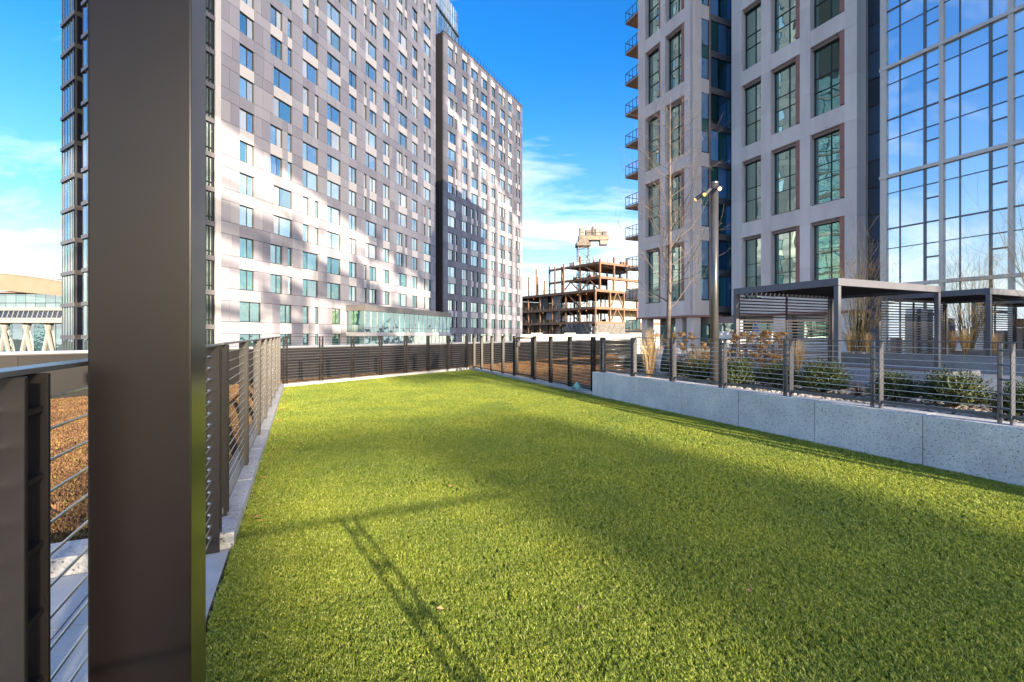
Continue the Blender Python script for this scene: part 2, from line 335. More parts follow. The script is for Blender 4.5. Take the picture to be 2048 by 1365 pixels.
def bbox_obj(name, parent, m, x0, x1, y0, y1, z0, z1, bw=0.005, loc=(0, 0, 0), rot=(0, 0, 0)):
    b = MB(); b.box(x0, x1, y0, y1, z0, z1); return bevel(b.build(name, m, parent, loc, rot), bw)
def poly(name, pts, z, m, depth=None):
    me = bpy.data.meshes.new(name); bm = bmesh.new()
    vs_ = [bm.verts.new((p[0], p[1], z)) for p in pts]; f = bm.faces.new(vs_)
    if f.normal.z < 0: f.normal_flip()
    bm.normal_update()
    if f.normal.z < 0: bmesh.ops.reverse_faces(bm, faces=[f])
    if depth:
        r = bmesh.ops.extrude_face_region(bm, geom=[f])
        bmesh.ops.translate(bm, vec=(0, 0, -depth), verts=[e for e in r['geom'] if isinstance(e, bmesh.types.BMVert)])
        bmesh.ops.recalc_face_normals(bm, faces=bm.faces)
    bm.to_mesh(me); bm.free(); me.materials.append(MT[m])
    return link(bpy.data.objects.new(name, me))
def struct(o): o['kind'] = 'structure'; return o

# ------------------------------------------------------------------ the setting
DZ = -0.25                                   # roof deck level
PAR0 = Vector((-7.3, 14.8)); PARD = Vector((0.610, 0.792)).normalized()
def par(t): p = PAR0 + PARD * t; return (p.x, p.y)
g = 1500.0
struct(poly('ground', [(-g, -g), (g, -g), (g, g), (-g, g)], -14.0, 'asphalt'))
deck = struct(poly('roof_deck', [par(-60), par(28), (62, 36), (62, -62), (-48, -62)], DZ, 'deck', 13.7))

TU0 = -1.44
C_L = W(12.93, -0.39); C_R = W(16.5, 5.75)
def turf_mesh():
    me = bpy.data.meshes.new('turf'); rows = 48; cols = 8; v = []; f = []; dens = []; sc = []
    for i in range(rows + 1):
        for j in range(cols + 1):
            vv = -0.39 + (5.75 + 0.39) * j / cols
            uend = 12.93 + (16.5 - 12.93) * j / cols
            uu = TU0 + (uend - TU0) * i / rows
            p = W(uu, vv); v.append((p.x, p.y, 0.0))
    for i in range(rows):
        for j in range(cols):
            a = i * (cols + 1) + j; q = (a, a + cols + 1, a + cols + 2, a + 1); f.append(q)
            cx = sum(v[k][0] for k in q) / 4; cy = sum(v[k][1] for k in q) / 4; d = math.hypot(cx, cy)
            vis = cy > 1.2 and abs(cx) < cy * 1.25 + 0.6
            dn = 8500 if d < 4 else (4800 if d < 6 else (2800 if d < 9 else 1700))
            dens.append(dn if vis else 500); sc.append(1.0 if d < 5 else (1.2 if d < 9 else 1.45))
    me.from_pydata(v, [], f); me.update()
    at = me.attributes.new('dens', 'FLOAT', 'FACE'); at.data.foreach_set('value', dens)
    at = me.attributes.new('scl', 'FLOAT', 'FACE'); at.data.foreach_set('value', sc)
    return me
def scatter(o, insts, density_attr=None, density=100.0, scale_attr=None, smin=0.7, smax=1.2, seed=1, base=True, tilt=0.0, pre=None):
    col = bpy.data.collections.new(o.name + '_pieces')
    for i in insts: col.objects.link(i)
    ng = bpy.data.node_groups.new(o.name + '_scatter', 'GeometryNodeTree')
    ng.interface.new_socket('Geometry', in_out='INPUT', socket_type='NodeSocketGeometry'); ng.interface.new_socket('Geometry', in_out='OUTPUT', socket_type='NodeSocketGeometry')
    N = ng.nodes; L = ng.links
    gi = N.new('NodeGroupInput'); go = N.new('NodeGroupOutput')
    dp = N.new('GeometryNodeDistributePointsOnFaces'); dp.inputs['Seed'].default_value = seed
    L.new(gi.outputs[0], dp.inputs['Mesh'])
    if density_attr:
        na = N.new('GeometryNodeInputNamedAttribute'); na.data_type = 'FLOAT'; na.inputs['Name'].default_value = density_attr; L.new(na.outputs[0], dp.inputs['Density'])
    else: dp.inputs['Density'].default_value = density
    ci = N.new('GeometryNodeCollectionInfo'); ci.inputs['Collection'].default_value = col; ci.inputs['Separate Children'].default_value = True; ci.inputs['Reset Children'].default_value = True
    ip = N.new('GeometryNodeInstanceOnPoints'); ip.inputs['Pick Instance'].default_value = True
    L.new(dp.outputs['Points'], ip.inputs['Points']); L.new(ci.outputs[0], ip.inputs['Instance'])
    rv = N.new('FunctionNodeRandomValue'); rv.data_type = 'FLOAT_VECTOR'; rv.inputs[0].default_value = (-tilt, -tilt, 0); rv.inputs[1].default_value = (tilt, tilt, 6.283)
    L.new(rv.outputs[0], ip.inputs['Rotation'])
    rs = N.new('FunctionNodeRandomValue'); rs.data_type = 'FLOAT'; rs.inputs[2].default_value = smin; rs.inputs[3].default_value = smax; rs.inputs['Seed'].default_value = 5
    if scale_attr:
        nb = N.new('GeometryNodeInputNamedAttribute'); nb.data_type = 'FLOAT'; nb.inputs['Name'].default_value = scale_attr
        mu = N.new('ShaderNodeMath'); mu.operation = 'MULTIPLY'; L.new(nb.outputs[0], mu.inputs[0]); L.new(rs.outputs[1], mu.inputs[1]); L.new(mu.outputs[0], ip.inputs['Scale'])
    else: L.new(rs.outputs[1], ip.inputs['Scale'])
    jn = N.new('GeometryNodeJoinGeometry')
    L.new(ip.outputs[0], jn.inputs[0])
    if base: L.new(gi.outputs[0], jn.inputs[0])
    L.new(jn.outputs[0], go.inputs[0])
    md = o.modifiers.new('scatter', 'NODES'); md.node_group = ng
def tuft(n, h, spread, w, m, name, lean=0.9):
    b = MB()
    for i in range(n):
        a = random.uniform(0, 6.283); r = spread * random.random(); x = r * math.cos(a); y = r * math.sin(a)
        hh = h * random.uniform(0.65, 1.15); la = random.uniform(0, 6.283); ln = hh * random.uniform(0.15, lean)
        dx = math.cos(la) * ln; dy = math.sin(la) * ln; wa = random.uniform(0, 6.283); wx = math.cos(wa) * w / 2; wy = math.sin(wa) * w / 2
        k = len(b.v)
        b.v += [(x - wx, y - wy, 0), (x + wx, y + wy, 0), (x + dx * .35 + wx, y + dy * .35 + wy, hh * .6), (x + dx * .35 - wx, y + dy * .35 - wy, hh * .6), (x + dx, y + dy, hh * random.uniform(.8, 1))]
        b.f += [(k, k + 1, k + 2, k + 3), (k + 3, k + 2, k + 4)]; b.mi += [0, 0]
    return bpy.data.objects.new(name, b.mesh(name, m))
turf = bpy.data.objects.new('artificial_turf', turf_mesh()); turf.data.materials.append(MT['turfbase']); link(turf)
tag(turf, 'bright yellow green artificial grass covering the fenced run', 'grass', kind='stuff')
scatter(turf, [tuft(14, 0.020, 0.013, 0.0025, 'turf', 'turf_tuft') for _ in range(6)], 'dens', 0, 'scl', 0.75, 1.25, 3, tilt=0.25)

# granite kerbs round the turf
def run_blocks(name, p0, p1, step, w0, w1, z0, z1, m, parent_label, cat, bw=0.006, gap=0.006):
    d = Vector((p1.x - p0.x, p1.y - p0.y)); L_ = d.length; rz = math.atan2(d.y, d.x)
    t = thing(name, parent_label, cat, (p0.x, p0.y, 0), rz)
    n = max(1, round(L_ / step)); st = L_ / n
    for i in range(n):
        bbox_obj('stone_block', t, m, i * st + gap / 2, (i + 1) * st - gap / 2, w0, w1, z0, z1, bw)
    return t
KT = 0.09
kerb_start = 3.42
run_blocks('granite_kerb', W(kerb_start, -0.39), W(12.93, -0.39), 1.2, 0.0, 0.24, DZ, KT, 'granite_kerb', 'pale granite kerb along the open cable fence on the turf edge by the tall column', 'kerb')
run_blocks('granite_kerb', C_L, C_R, 1.0, 0.0, 0.22, DZ, KT - 0.003, 'granite_kerb', 'pale granite kerb under the fence at the far end of the turf', 'kerb')
run_blocks('granite_kerb', W(16.5, 5.75), W(8.50, 5.75), 1.0, 0.0, 0.22, DZ, KT - 0.006, 'granite_kerb', 'pale granite kerb running from the far corner to the granite planter wall', 'kerb')
run_blocks('granite_kerb', W(kerb_start, -0.64), W(kerb_start, -6.5), 1.1, -0.26, 0.0, DZ, KT + 0.003, 'granite_kerb', 'granite kerb crossing behind the tall column to hold back the sedum bed', 'kerb')

# right granite planter wall
pw = thing('planter_wall', 'long speckled pale granite retaining wall beside the turf', 'wall', W(8.48, 5.75), RZB)
js = [0, 0.42, 1.515, 2.61, 3.705, 4.80, 5.895, 6.99, 8.085, 9.18, 9.9]
for a, b_ in zip(js, js[1:]):
    bbox_obj('granite_block', pw, random.choice(['granite', 'granite2']), a + 0.004, b_ - 0.004, 0.0, 0.30, DZ, 0.525, 0.007)
bx('mortar_core', pw, 'granite_kerb', 0.02, 9.88, 0.012, 0.28, DZ, 0.50)

# paving outside the fence near the camera
pav = struct(poly('paving', [W(-6, -7)[:2], W(kerb_start - 0.01, -7)[:2], W(kerb_start - 0.01, -0.40)[:2], W(-6, -0.40)[:2]], -0.07, 'deck'))
PX = 0.6
for i in range(12):
    for j in range(6):
        u0 = kerb_start - 0.02 - (i + 1) * PX; v0 = -0.41 - (j + 1) * PX
        if u0 < -2.0: continue
        o = box('paver', pav, 'paver', W(u0 + PX / 2, v0 + PX / 2, -0.035), (PX - 0.008, PX - 0.008, 0.06), (0, 0, RZU))
# rear strip of paving behind the camera
struct(poly('path', [W(-8, -0.38)[:2], W(TU0 - 0.01, -0.38)[:2], W(TU0 - 0.01, 9)[:2], W(-8, 9)[:2]], -0.02, 'paver'))

# sedum beds on the roof
def sedum(name, pts, z, dn, label):
    o = poly(name, pts, z, 'soil'); tag(o, label, 'sedum', kind='stuff'); return o
sed_t = [tuft(22, 0.038, 0.05, 0.011, 'sedum', 'sedum_clump', 0.9) for _ in range(5)]
far_l = par(-16.5); far_r = par(27.5)
kc = W(kerb_start + 0.27, -0.64)
s1 = sedum('sedum_bed', [W(kerb_start + 0.27, -6.6)[:2], kc[:2], W(12.9, -0.64)[:2], W(13.2, -0.3)[:2], W(16.8, 5.9)[:2], W(17.0, 6.1)[:2], par(15), par(9), par(3), par(-3), par(-9), par(-13)], -0.17, 120, 'brown dormant sedum covering the roof outside the open fence')
scatter(s1, sed_t, None, 330, None, 0.7, 1.5, 2)
s2 = sedum('sedum_bed', [W(16.9, 5.98)[:2], W(8.2, 5.98)[:2], W(8.2, 8.9)[:2], W(12.0, 10.5)[:2], par(24), par(15)], -0.165, 120, 'reddish brown dormant sedum beyond the far fence gate')
scatter(s2, sed_t, None, 260, None, 0.7, 1.5, 4)

# parapet
pp = thing('parapet', 'dark charcoal panelled parapet with pale metal coping at the roof edge', 'wall', (PAR0.x, PAR0.y, 0), math.atan2(PARD.y, PARD.x))
x = -40.0
while x < 28:
    bx('panel', pp, random.choice(['parapet', 'parapet', 'parapet2']), x + 0.006, x + 1.794, 0.0, 0.05, DZ, 0.86)
    x += 1.8
bx('core', pp, 'parapet', -40, 28.0, 0.02, 0.28, DZ - 0.3, 0.88)
x = -40.0
while x < 28:
    bbox_obj('coping', pp, 'coping', x + 0.004, x + 3.596, -0.05, 0.33, 0.885, 0.955, 0.02); x += 3.6
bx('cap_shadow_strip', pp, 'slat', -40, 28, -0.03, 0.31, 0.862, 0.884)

# raised plaza beyond the planter wall
PZ = 0.15
pl_pts = [W(8.3, 8.15)[:2], W(12.2, 11.0)[:2], W(30, 26)[:2], W(30, 39.2)[:2], W(-12, 39.2)[:2], W(-12, 8.15)[:2]]
plaza = struct(poly('plaza', pl_pts, PZ, 'plaza', 0.38))
bed = struct(poly('planting_bed', [W(8.4, 6.05)[:2], W(8.4, 8.14)[:2], W(-6, 8.14)[:2], W(-6, 6.05)[:2]], 0.455, 'soil', 0.6))
def pebble():
    b = bmesh.new(); bmesh.ops.create_icosphere(b, subdivisions=1, radius=0.03)
    sx, sy, sz = random.uniform(.8, 1.4), random.uniform(.7, 1.1), random.uniform(.4, .65)
    for v in b.verts: v.co = Vector((v.co.x * sx, v.co.y * sy, v.co.z * sz)) * random.uniform(.9, 1.1)
    me = bpy.data.meshes.new('pebble'); b.to_mesh(me); b.free(); me.materials.append(MT['pebble']); return bpy.data.objects.new('pebble', me)
pb = poly('pebble_mulch', [W(8.2, 6.07)[:2], W(8.2, 8.1)[:2], W(-1, 8.1)[:2], W(-1, 6.07)[:2]], 0.46, 'soil')
tag(pb, 'rounded tan and grey river pebbles mulching the planting bed', 'pebbles', kind='stuff')
scatter(pb, [pebble() for _ in range(6)], None, 330, None, 0.6, 1.5, 8, tilt=0.5)

# ------------------------------------------------------------------ cable fences
def post_mesh(h, depth=0.075, gap=0.085, th=0.012):
    b = MB()
    for s in (-1, 1): b.box(s * gap / 2 - th / 2, s * gap / 2 + th / 2, -depth / 2, depth / 2, 0, h)
    return b
_pm = {}
def post(parent, x, z0, z1, rungs=True, pitch=0.134, m='bronze', depth=0.075):
    k = (round(z1 - z0, 3), m, depth)
    if k not in _pm:
        o = post_mesh(z1 - z0, depth).build('post', m, parent, (x, 0, z0)); bevel(o, 0.0015, 1); _pm[k] = o.data
    else:
        o = link(bpy.data.objects.new('post', _pm[k]), parent); o.location = (x, 0, z0)
    if rungs:
        z = pitch
        while z < z1 - z0 - 0.03:
            box('rung', o, m, (0, 0, z), (0.072, depth * 0.85, 0.011)); z += pitch
    return o
_cyl = {}
def cable(parent, x0, x1, z, y=0.0, r=0.0028, name='cable', m='steel'):
    k = (r, m)
    if k not in _cyl:
        b = MB(); b.tube([(0, 0, 0), (1, 0, 0)], r, 6); _cyl[k] = b.mesh('cable', m, True)
    o = bpy.data.objects.new(name, _cyl[k]); o.location = (x0, y, z); o.scale = (x1 - x0, 1, 1)
    return link(o, parent)
def fence(label, p0, p1, posts, zb, zt, cables, zr=None, group='cable fences round the turf', m='bronze', rungs=True, ends=(0.05, 0.05), r=0.0028, depth=0.075, railm=None):
    d = Vector((p1.x - p0.x, p1.y - p0.y)); L_ = d.length
    t = thing('cable_fence', label, 'fence', (p0.x, p0.y, 0), math.atan2(d.y, d.x), group)
    for x in posts: post(t, x, zb, zt - 0.012, rungs, m=m, depth=depth)
    bbox_obj('top_rail', t, railm or m, -ends[0], L_ + ends[1], -0.028, 0.028, zt - 0.011, zt, 0.002)
    if zr is not None: bbox_obj('bottom_rail', t, railm or m, 0, L_, -0.018, 0.018, zr - 0.016, zr + 0.016, 0.002)
    for z in cables: cable(t, 0, L_, z, r=r)
    return t, L_
ZT = 1.285
def cz(a, b, n): return [a + (b - a) * i / (n - 1) for i in range(n)]
# left run on the kerb, and its nearer run on the paving
VF = -0.505
lu = [3.79, 5.15, 6.60, 7.80, 9.00, 10.2, 11.4, 12.72]
f1, _ = fence('cable fence standing on the kerb, running away from the tall column', W(3.70, VF), W(12.80, VF), [u - 3.70 for u in lu], KT, ZT, cz(0.21, 1.215, 15), 0.14, railm='lit_rail')
# floor strap under the fence
bx('base_plate', f1, 'rail', 0, 9.1, 0.045, 0.12, KT + 0.001, KT + 0.006)
nu = [-0.15, 1.195, 2.35, 3.42]
f2, _ = fence('nearest cable fence with ladder posts, partly hidden by the tall column', W(TU0, VF), W(3.46, VF), [u - TU0 for u in nu], -0.005, ZT - 0.002, cz(0.10, 1.21, 17), None, depth=0.085, r=0.0036, railm='lit_rail')
fit = MB(); fit.tube([(-0.016, 0, 0), (-0.010, 0, 0), (-0.0095, 0, 0), (0.0, 0, 0)], [0.0045, 0.0055, 0.0085, 0.0085], 8)
fitm = fit.mesh('cable_end', 'steel', True)
for u in nu[1:]:
    for z in cz(0.10, 1.21, 17):
        o = bpy.data.objects.new('cable_end', fitm); o.location = (u - TU0 - 0.052, 0.012, z); link(o, f2)
# far run
bd = Vector((C_R.x - C_L.x, C_R.y - C_L.y)); bl = bd.length; bn = Vector((-bd.y, bd.x)).normalized() * 0.11
q0 = Vector((C_L.x + bn.x, C_L.y + bn.y)); q1 = Vector((C_R.x + bn.x, C_R.y + bn.y))
fence('cable fence across the far end of the turf in front of the dark parapet', q0, q1, [0.08 + (bl - 0.16) * i / 7 for i in range(8)], KT - 0.003, ZT, cz(0.20, 1.215, 15), 0.135)
# right far run with gate gap
VR = 5.87
def ur(lst, u0): return [u0 - u for u in lst]
fence('cable fence between the far corner and the small gate', W(16.45, VR), W(12.70, VR), ur([16.4, 15.6, 14.62, 13.67, 12.78], 16.45), KT - 0.006, ZT, cz(0.20, 1.215, 15), 0.135, rungs=False)
fence('cable fence between the small gate and the granite planter wall', W(11.52, VR), W(8.56, VR), ur([11.45, 10.54, 9.60, 8.62], 11.52), KT - 0.006, ZT, cz(0.20, 1.215, 15), 0.135)
gt = thing('fence_gate', 'small cable gate with dark frame and latch box in the far fence', 'gate', W(12.62, VR, 0), RZB)
for x in (0.0, 0.98): bbox_obj('gate_stile', gt, 'bronze', x, x + 0.05, -0.03, 0.03, KT + 0.03, ZT - 0.03, 0.003)
for z in (KT + 0.06, ZT - 0.08): bbox_obj('gate_rail', gt, 'bronze', 0.051, 0.979, -0.02, 0.02, z, z + 0.045, 0.003)
for z in cz(0.26, 1.14, 10): cable(gt, 0.05, 0.98, z)
bbox_obj('latch_box', gt, 'slat', 0.06, 0.17, -0.06, 0.03, 0.98, 1.16, 0.006)
b = MB(); b.tube([(0.12, -0.06, 1.08), (0.12, -0.11, 1.08), (0.18, -0.11, 1.08)], 0.008, 8); b.build('latch_handle', 'steel', gt)
# fence on the granite wall
pu = [8.25, 7.25, 6.20, 5.15, 4.10, 3.06, 2.01, 0.96, -0.1, -1.1]
WT = 0.525
fence('grey cable fence standing on top of the granite planter wall', W(8.38, VR), W(-1.3, VR), ur(pu, 8.38), WT, ZT - 0.01, cz(0.67, 1.205, 9), 0.595, m='rail', r=0.0032)
fence('short return of grey cable fence at the end of the granite wall', W(8.42, VR + 0.06), W(8.42, VR + 1.5), [0.05, 1.4], 0.3, ZT - 0.013, cz(0.55, 1.20, 8), 0.45, m='rail', ends=(0, 0.05))
# entrance fence behind the camera, its shadow lies on the turf
fence('cable fence at the entrance behind the viewer', W(TU0, -0.30), W(TU0, 2.3), [0.06, 1.39], 0.0, ZT - 0.004, cz(0.2, 1.15, 7), None, rungs=True)

# ------------------------------------------------------------------ big column
k0 = (175 - 1024) / 930.0; k1 = (382 - 1024) / 930.0
cw = 0.203; y0 = 5.36 * cw
P0 = Vector((k0 * y0, y0))
colr = thing('steel_column', 'tall square dark bronze steel column standing closest to the viewer', 'column', (P0.x, P0.y, 0), math.atan2(VD.y, VD.x))
bbox_obj('shaft', colr, 'column', 0, cw, 0, cw * 0.98, -0.02, 3.4, 0.004)
bbox_obj('base_plate', colr, 'bronze', -0.05, cw + 0.05, -0.05, cw + 0.05, -0.035, -0.018, 0.003)
bbox_obj('cap_beam', colr, 'bronze', -2.2, cw, 0.01, cw * 0.98 - 0.01, 3.401, 3.65, 0.004)

# ------------------------------------------------------------------ lamp pole
lp = gp(1428.5, 773, 0.47)
lamp = thing('lamp_pole', 'round grey metal lamp pole with three small spotlights, two glowing', 'lamp', (lp.x, lp.y, 0.455))
Yl = lp.y; s_ = Yl / 930.0
topz = (HZ - 368) * s_ + CAMH - 0.455
b = MB(); b.tube([(0, 0, 0), (0, 0, topz)], 0.064, 24); b.build('pole', 'poled', lamp, smooth=False)
for p in lamp.children[0].data.polygons: p.use_smooth = len(p.vertices) == 4
b = MB(); b.tube([(0, 0, 0), (0, 0, 0.03), (0, 0, 0.031), (0, 0, 0.07)], [0.15, 0.15, 0.10, 0.07], 24); b.build('base_flange', 'bronze', lamp)
b = MB(); b.tube([(0, 0, topz), (0, 0, topz + 0.02)], 0.067, 24); b.build('cap', 'poled', lamp)
def head(dx, dy, dz_, dirv, L_=0.15):
    z = topz + dz_
    st = Vector((dx, dy, z)); d = Vector(dirv).normalized(); e = st + d * L_
    b = MB(); b.tube([st, st + d * 0.01, e], [0.028, 0.034, 0.034], 16); h = b.build('spotlight', 'poled', lamp, smooth=False)
    b = MB(); b.tube([e + d * 0.001, e + d * 0.004], 0.030, 16); b.build('lens', 'lens', h)
    b = MB(); b.tube([(dx * 0.3, dy * 0.3, z - 0.02), (dx, dy, z)], 0.012, 8); b.build('bracket', 'bronze', h)
head(0.005, -0.10, -0.10, (0.02, -0.9, -0.42), 0.10)
head(-0.075, -0.02, -0.10, (-0.72, -0.35, -0.62), 0.17)
head(-0.13, 0.06, -0.125, (-0.78, 0.15, -0.60), 0.19)

# ------------------------------------------------------------------ pergolas
def pergola(u0, u1, v0, v1, label, zt=2.86, cut=99):
    t = thing('pergola', label, 'pergola', W(u1, v0, PZ), RZB, 'slat sided pergolas on the plaza')
    lx = u1 - u0; ly = v1 - v0; h = zt - PZ; p = 0.12
    for (x, y) in ((0, 0), (lx - p, 0), (0, ly - p), (lx - p, ly - p)):
        bbox_obj('post', t, 'pergola', x, x + p, y, y + p, 0, h - 0.21, 0.005)
    for (a0, a1, c0, c1) in ((0, lx, 0, p), (0, lx, ly - p, ly), (0, p, p + .002, ly - p - .002), (lx - p, lx, p + .002, ly - p - .002)):
        bbox_obj('roof_beam', t, 'pergola', a0, a1, c0, c1, h - 0.20, h, 0.004)
    n = int((ly - 2 * p) / 0.22)
    for i in range(n):                                   # roof louvres
        y = p + 0.01 + i * (ly - 2 * p - 0.02) / n
        box('louvre', t, 'slat', (lx / 2, y + 0.1, h - 0.10), (lx - 2 * p - 0.01, 0.205, 0.022), (0.10, 0, 0))
    for x in (0.16, 0.16 + (ly - 0.4) / 2, ly - 0.24):
        bbox_obj('screen_upright', t, 'slat', 0.035, 0.085, x, x + 0.06, 0.0, h - 0.21, 0.003)
    z = 0.06
    while z < h - 0.24:
        box('screen_slat', t, 'slat', (0.06, ly / 2, z), (0.035, ly - 2 * p - 0.02, 0.045)); z += 0.107
    return t
pergola(7.80, 11.15, 13.2, 18.4, 'grey slat sided pergola nearest the granite planter wall')
pergola(7.45, 10.8, 20.65, 25.8, 'grey slat sided pergola, middle one of the row')
pergola(7.4, 10.75, 28.0, 32.2, 'grey slat sided pergola farthest along the row, cut by the picture edge')

# plaza planters
def planter(u0, u1, v0, v1, zt, m, label, soil=True):
    t = thing('stone_planter', label, 'planter', W(u1, v0, PZ), RZB)
    lx = u1 - u0; ly = v1 - v0; h = zt - PZ; w = 0.14
    for nm, a in (('front_slab', (0, lx, 0, w)), ('back_slab', (0, lx, ly - w, ly)), ('end_slab', (lx - w, lx, w + .003, ly - w - .003)), ('end_slab', (0, w, w + .003, ly - w - .003))):
        bbox_obj(nm, t, m, *a, 0.0, h, 0.008)
    bx('soil', t, 'soil', w, lx - w, w, ly - w, 0, h - 0.05)
    return t
p1 = planter(4.86, 10.9, 11.4, 13.05, 0.58, 'granite_dark', 'low granite planter in front of the nearest pergola')
bbox_obj('cover_plate', p1, 'paver', 6.045, 6.052, 0.85, 1.0, 0.20, 0.30, 0.002)
planter(5.5, 11.0, 18.75, 20.35, 0.62, 'granite_dark', 'low granite planter between the nearest and middle pergolas')
planter(6.0, 11.0, 26.1, 27.8, 0.62, 'granite_dark', 'low granite planter between the middle and farthest pergolas')

# ------------------------------------------------------------------ plants
def yew_mesh(n=760, rx=0.36, rz=0.40):
    b = MB()
    for i in range(n):
        a = random.uniform(0, 6.283); el = math.asin(random.uniform(0.02, 0.98)); d = Vector((math.cos(a) * math.cos(el), math.sin(a) * math.cos(el), math.sin(el)))
        R_ = Vector((d.x * rx, d.y * rx, d.z * rz)) * random.uniform(0.62, 1.12)
        p1 = R_ + Vector((0, 0, 0.10)); p0 = p1 * 0.62
        for k in range(14):
            t = k / 13; p = p0.lerp(p1, t); ax = (p1 - p0).normalized()
            sd_ = Vector((random.uniform(-1, 1), random.uniform(-1, 1), random.uniform(-.6, 1))).normalized()
            L_ = random.uniform(0.018, 0.034); tip = p + (ax * 0.6 + sd_ * 0.8).normalized() * L_; wv = ax.cross(sd_)
            if wv.length < 1e-3: continue
            wv = wv.normalized() * 0.0058
            b.quad(p - wv, p + wv, tip + wv * .6, tip - wv * .6)
    return b
yews = [yew_mesh().mesh('yew_crown', 'yew') for _ in range(3)]
stm = []
for _ in range(2):
    b = MB()
    for i in range(14):
        a = random.uniform(0, 6.283); e = Vector((math.cos(a) * 0.2, math.sin(a) * 0.2, random.uniform(.2, .38)))
        b.tube([(0, 0, -0.02), e * 0.5 + Vector((0, 0, .02)), e], [0.008, 0.006, 0.003], 5)
    stm.append(b.mesh('yew_stem', 'twig'))
yl = [(1268, 742, .85, 'small dark green yew nearest the far end of the planting bed'), (1352, 752, .8, 'dark green yew beside the bare tree base'), (1402, 762, .95, 'dark green yew just before the lamp pole'),
      (1478, 772, 1.0, 'dark green yew just past the lamp pole'), (1556, 776, .95, 'dark green yew below the dried hydrangeas'), (1646, 786, 1.05, 'broad green yew in front of the pergola post'),
      (1788, 803, .85, 'green yew behind the fence post beside the low pinkish shrub'), (1908, 815, 1.0, 'bushy green yew in front of the low granite planter end'), (2062, 842, .9, 'green yew cut off by the picture edge')]
for i, (x_, y_, s, lab) in enumerate(yl):
    p = gp(x_, y_, 0.47); t = thing('yew_shrub', lab, 'shrub', (p.x, p.y, 0.46), random.uniform(0, 6), 'yew shrubs in the pebble bed')
    c = link(bpy.data.objects.new('crown', yews[i % 3]), t); c.scale = (s * 0.98, s * 0.98, s * 0.95); st = link(bpy.data.objects.new('stem', stm[i % 2]), t); st.scale = (s, s, s)

def grass_clump(n, h, spread, name, plume=True):
    b = MB()
    for i in range(n):
        a = random.uniform(0, 6.283); r = random.uniform(0, 0.05); hh = h * random.uniform(.55, 1.05); ln = spread * random.random() ** 1.2
        p0 = Vector((r * math.cos(a), r * math.sin(a), 0)); e = p0 + Vector((math.cos(a) * ln, math.sin(a) * ln, hh)); m_ = p0.lerp(e, .5) + Vector((0, 0, hh * .12))
        wv = Vector((-math.sin(a + 1), math.cos(a + 1), 0)) * 0.0028
        b.quad(p0 - wv, p0 + wv, m_ + wv, m_ - wv); b.quad(m_ - wv, m_ + wv, e + wv * .3, e - wv * .3)
        if plume and i % 3 == 0:
            for k in range(6):
                q = m_.lerp(e, .55 + .45 * k / 6); f = q + Vector((random.uniform(-.02, .02), random.uniform(-.02, .02), .05)); b.quad(q - wv, q + wv, f + wv, f - wv)
    return b.mesh(name, 'straw')
gm = [grass_clump(300, 1.0, 0.30, 'grass_blades'), grass_clump(260, 0.7, 0.35, 'grass_blades')]
for (x_, Y, k, s, zz, lab) in [(1298, 9.3, 0, 1.0, .46, 'tall upright clump of dry straw grass near the bare tree'), (1398, 9.0, 1, .95, .46, 'arching dry straw grass between bare tree and lamp pole'),
        (1356, 10.3, 1, .8, .2, 'low dry straw grass behind the bare tree'), (1462, 9.6, 1, .8, .2, 'dry straw grass just past the lamp pole'), (1596, 10.6, 0, .72, .5, 'dry grass clump behind the nearest pergola screen'),
        (1700, 17.6, 0, .9, .55, 'golden grass clump at the foot of the nearer bare multi stem shrub'), (1735, 17.2, 0, .85, .55, 'golden grass clump just right of the nearer bare multi stem shrub'), (1905, 19.0, 0, .9, .57, 'golden grass clump left of the farther bare multi stem shrub'),
        (1930, 18.4, 0, 1.0, .57, 'golden grass clump at the foot of the farther bare multi stem shrub'), (1990, 18.0, 0, .8, .57, 'golden grass clump beside the middle pergola post')]:
    p = pix(x_, Y, zz - .01); t = thing('ornamental_grass', lab, 'grass clump', (p.x, p.y, zz - .01), random.uniform(0, 6), 'dry ornamental grass clumps')
    c = link(bpy.data.objects.new('blades', gm[k]), t); c.scale = (s, s, s)

def flower_head():
    b = MB()
    for i in range(150):
        d = Vector((random.gauss(0, 1), random.gauss(0, 1), random.gauss(0, 1))).normalized(); p = Vector((d.x * .055, d.y * .055, d.z * .040)) * random.uniform(.45, 1.25)
        a = d.cross(Vector((random.random(), random.random(), random.random()))).normalized(); c = d.cross(a); s = 0.010
        q = d * random.uniform(-.006, .006)
        b.quad(p - a * s, p - c * s + q, p + a * s, p + c * s - q)
    return b.mesh('flower_head', 'hydr')
fh = [flower_head() for _ in range(3)]
hy = [(1352, 9.6, .35, 8, 'dried hydrangea with few tan heads left of the lamp pole'), (1388, 9.2, .4, 12, 'dried hydrangea bushing between two fence posts left of the lamp pole'), (1408, 8.6, .4, 9, 'low dried hydrangea right in front of the lamp pole'),
      (1482, 8.9, .4, 15, 'dried hydrangea with many tan heads just right of the lamp pole'), (1528, 9.1, .45, 17, 'tallest dried hydrangea in front of the pergola screen'), (1556, 8.5, .4, 12, 'dried hydrangea beside the pair of grey fence posts')]
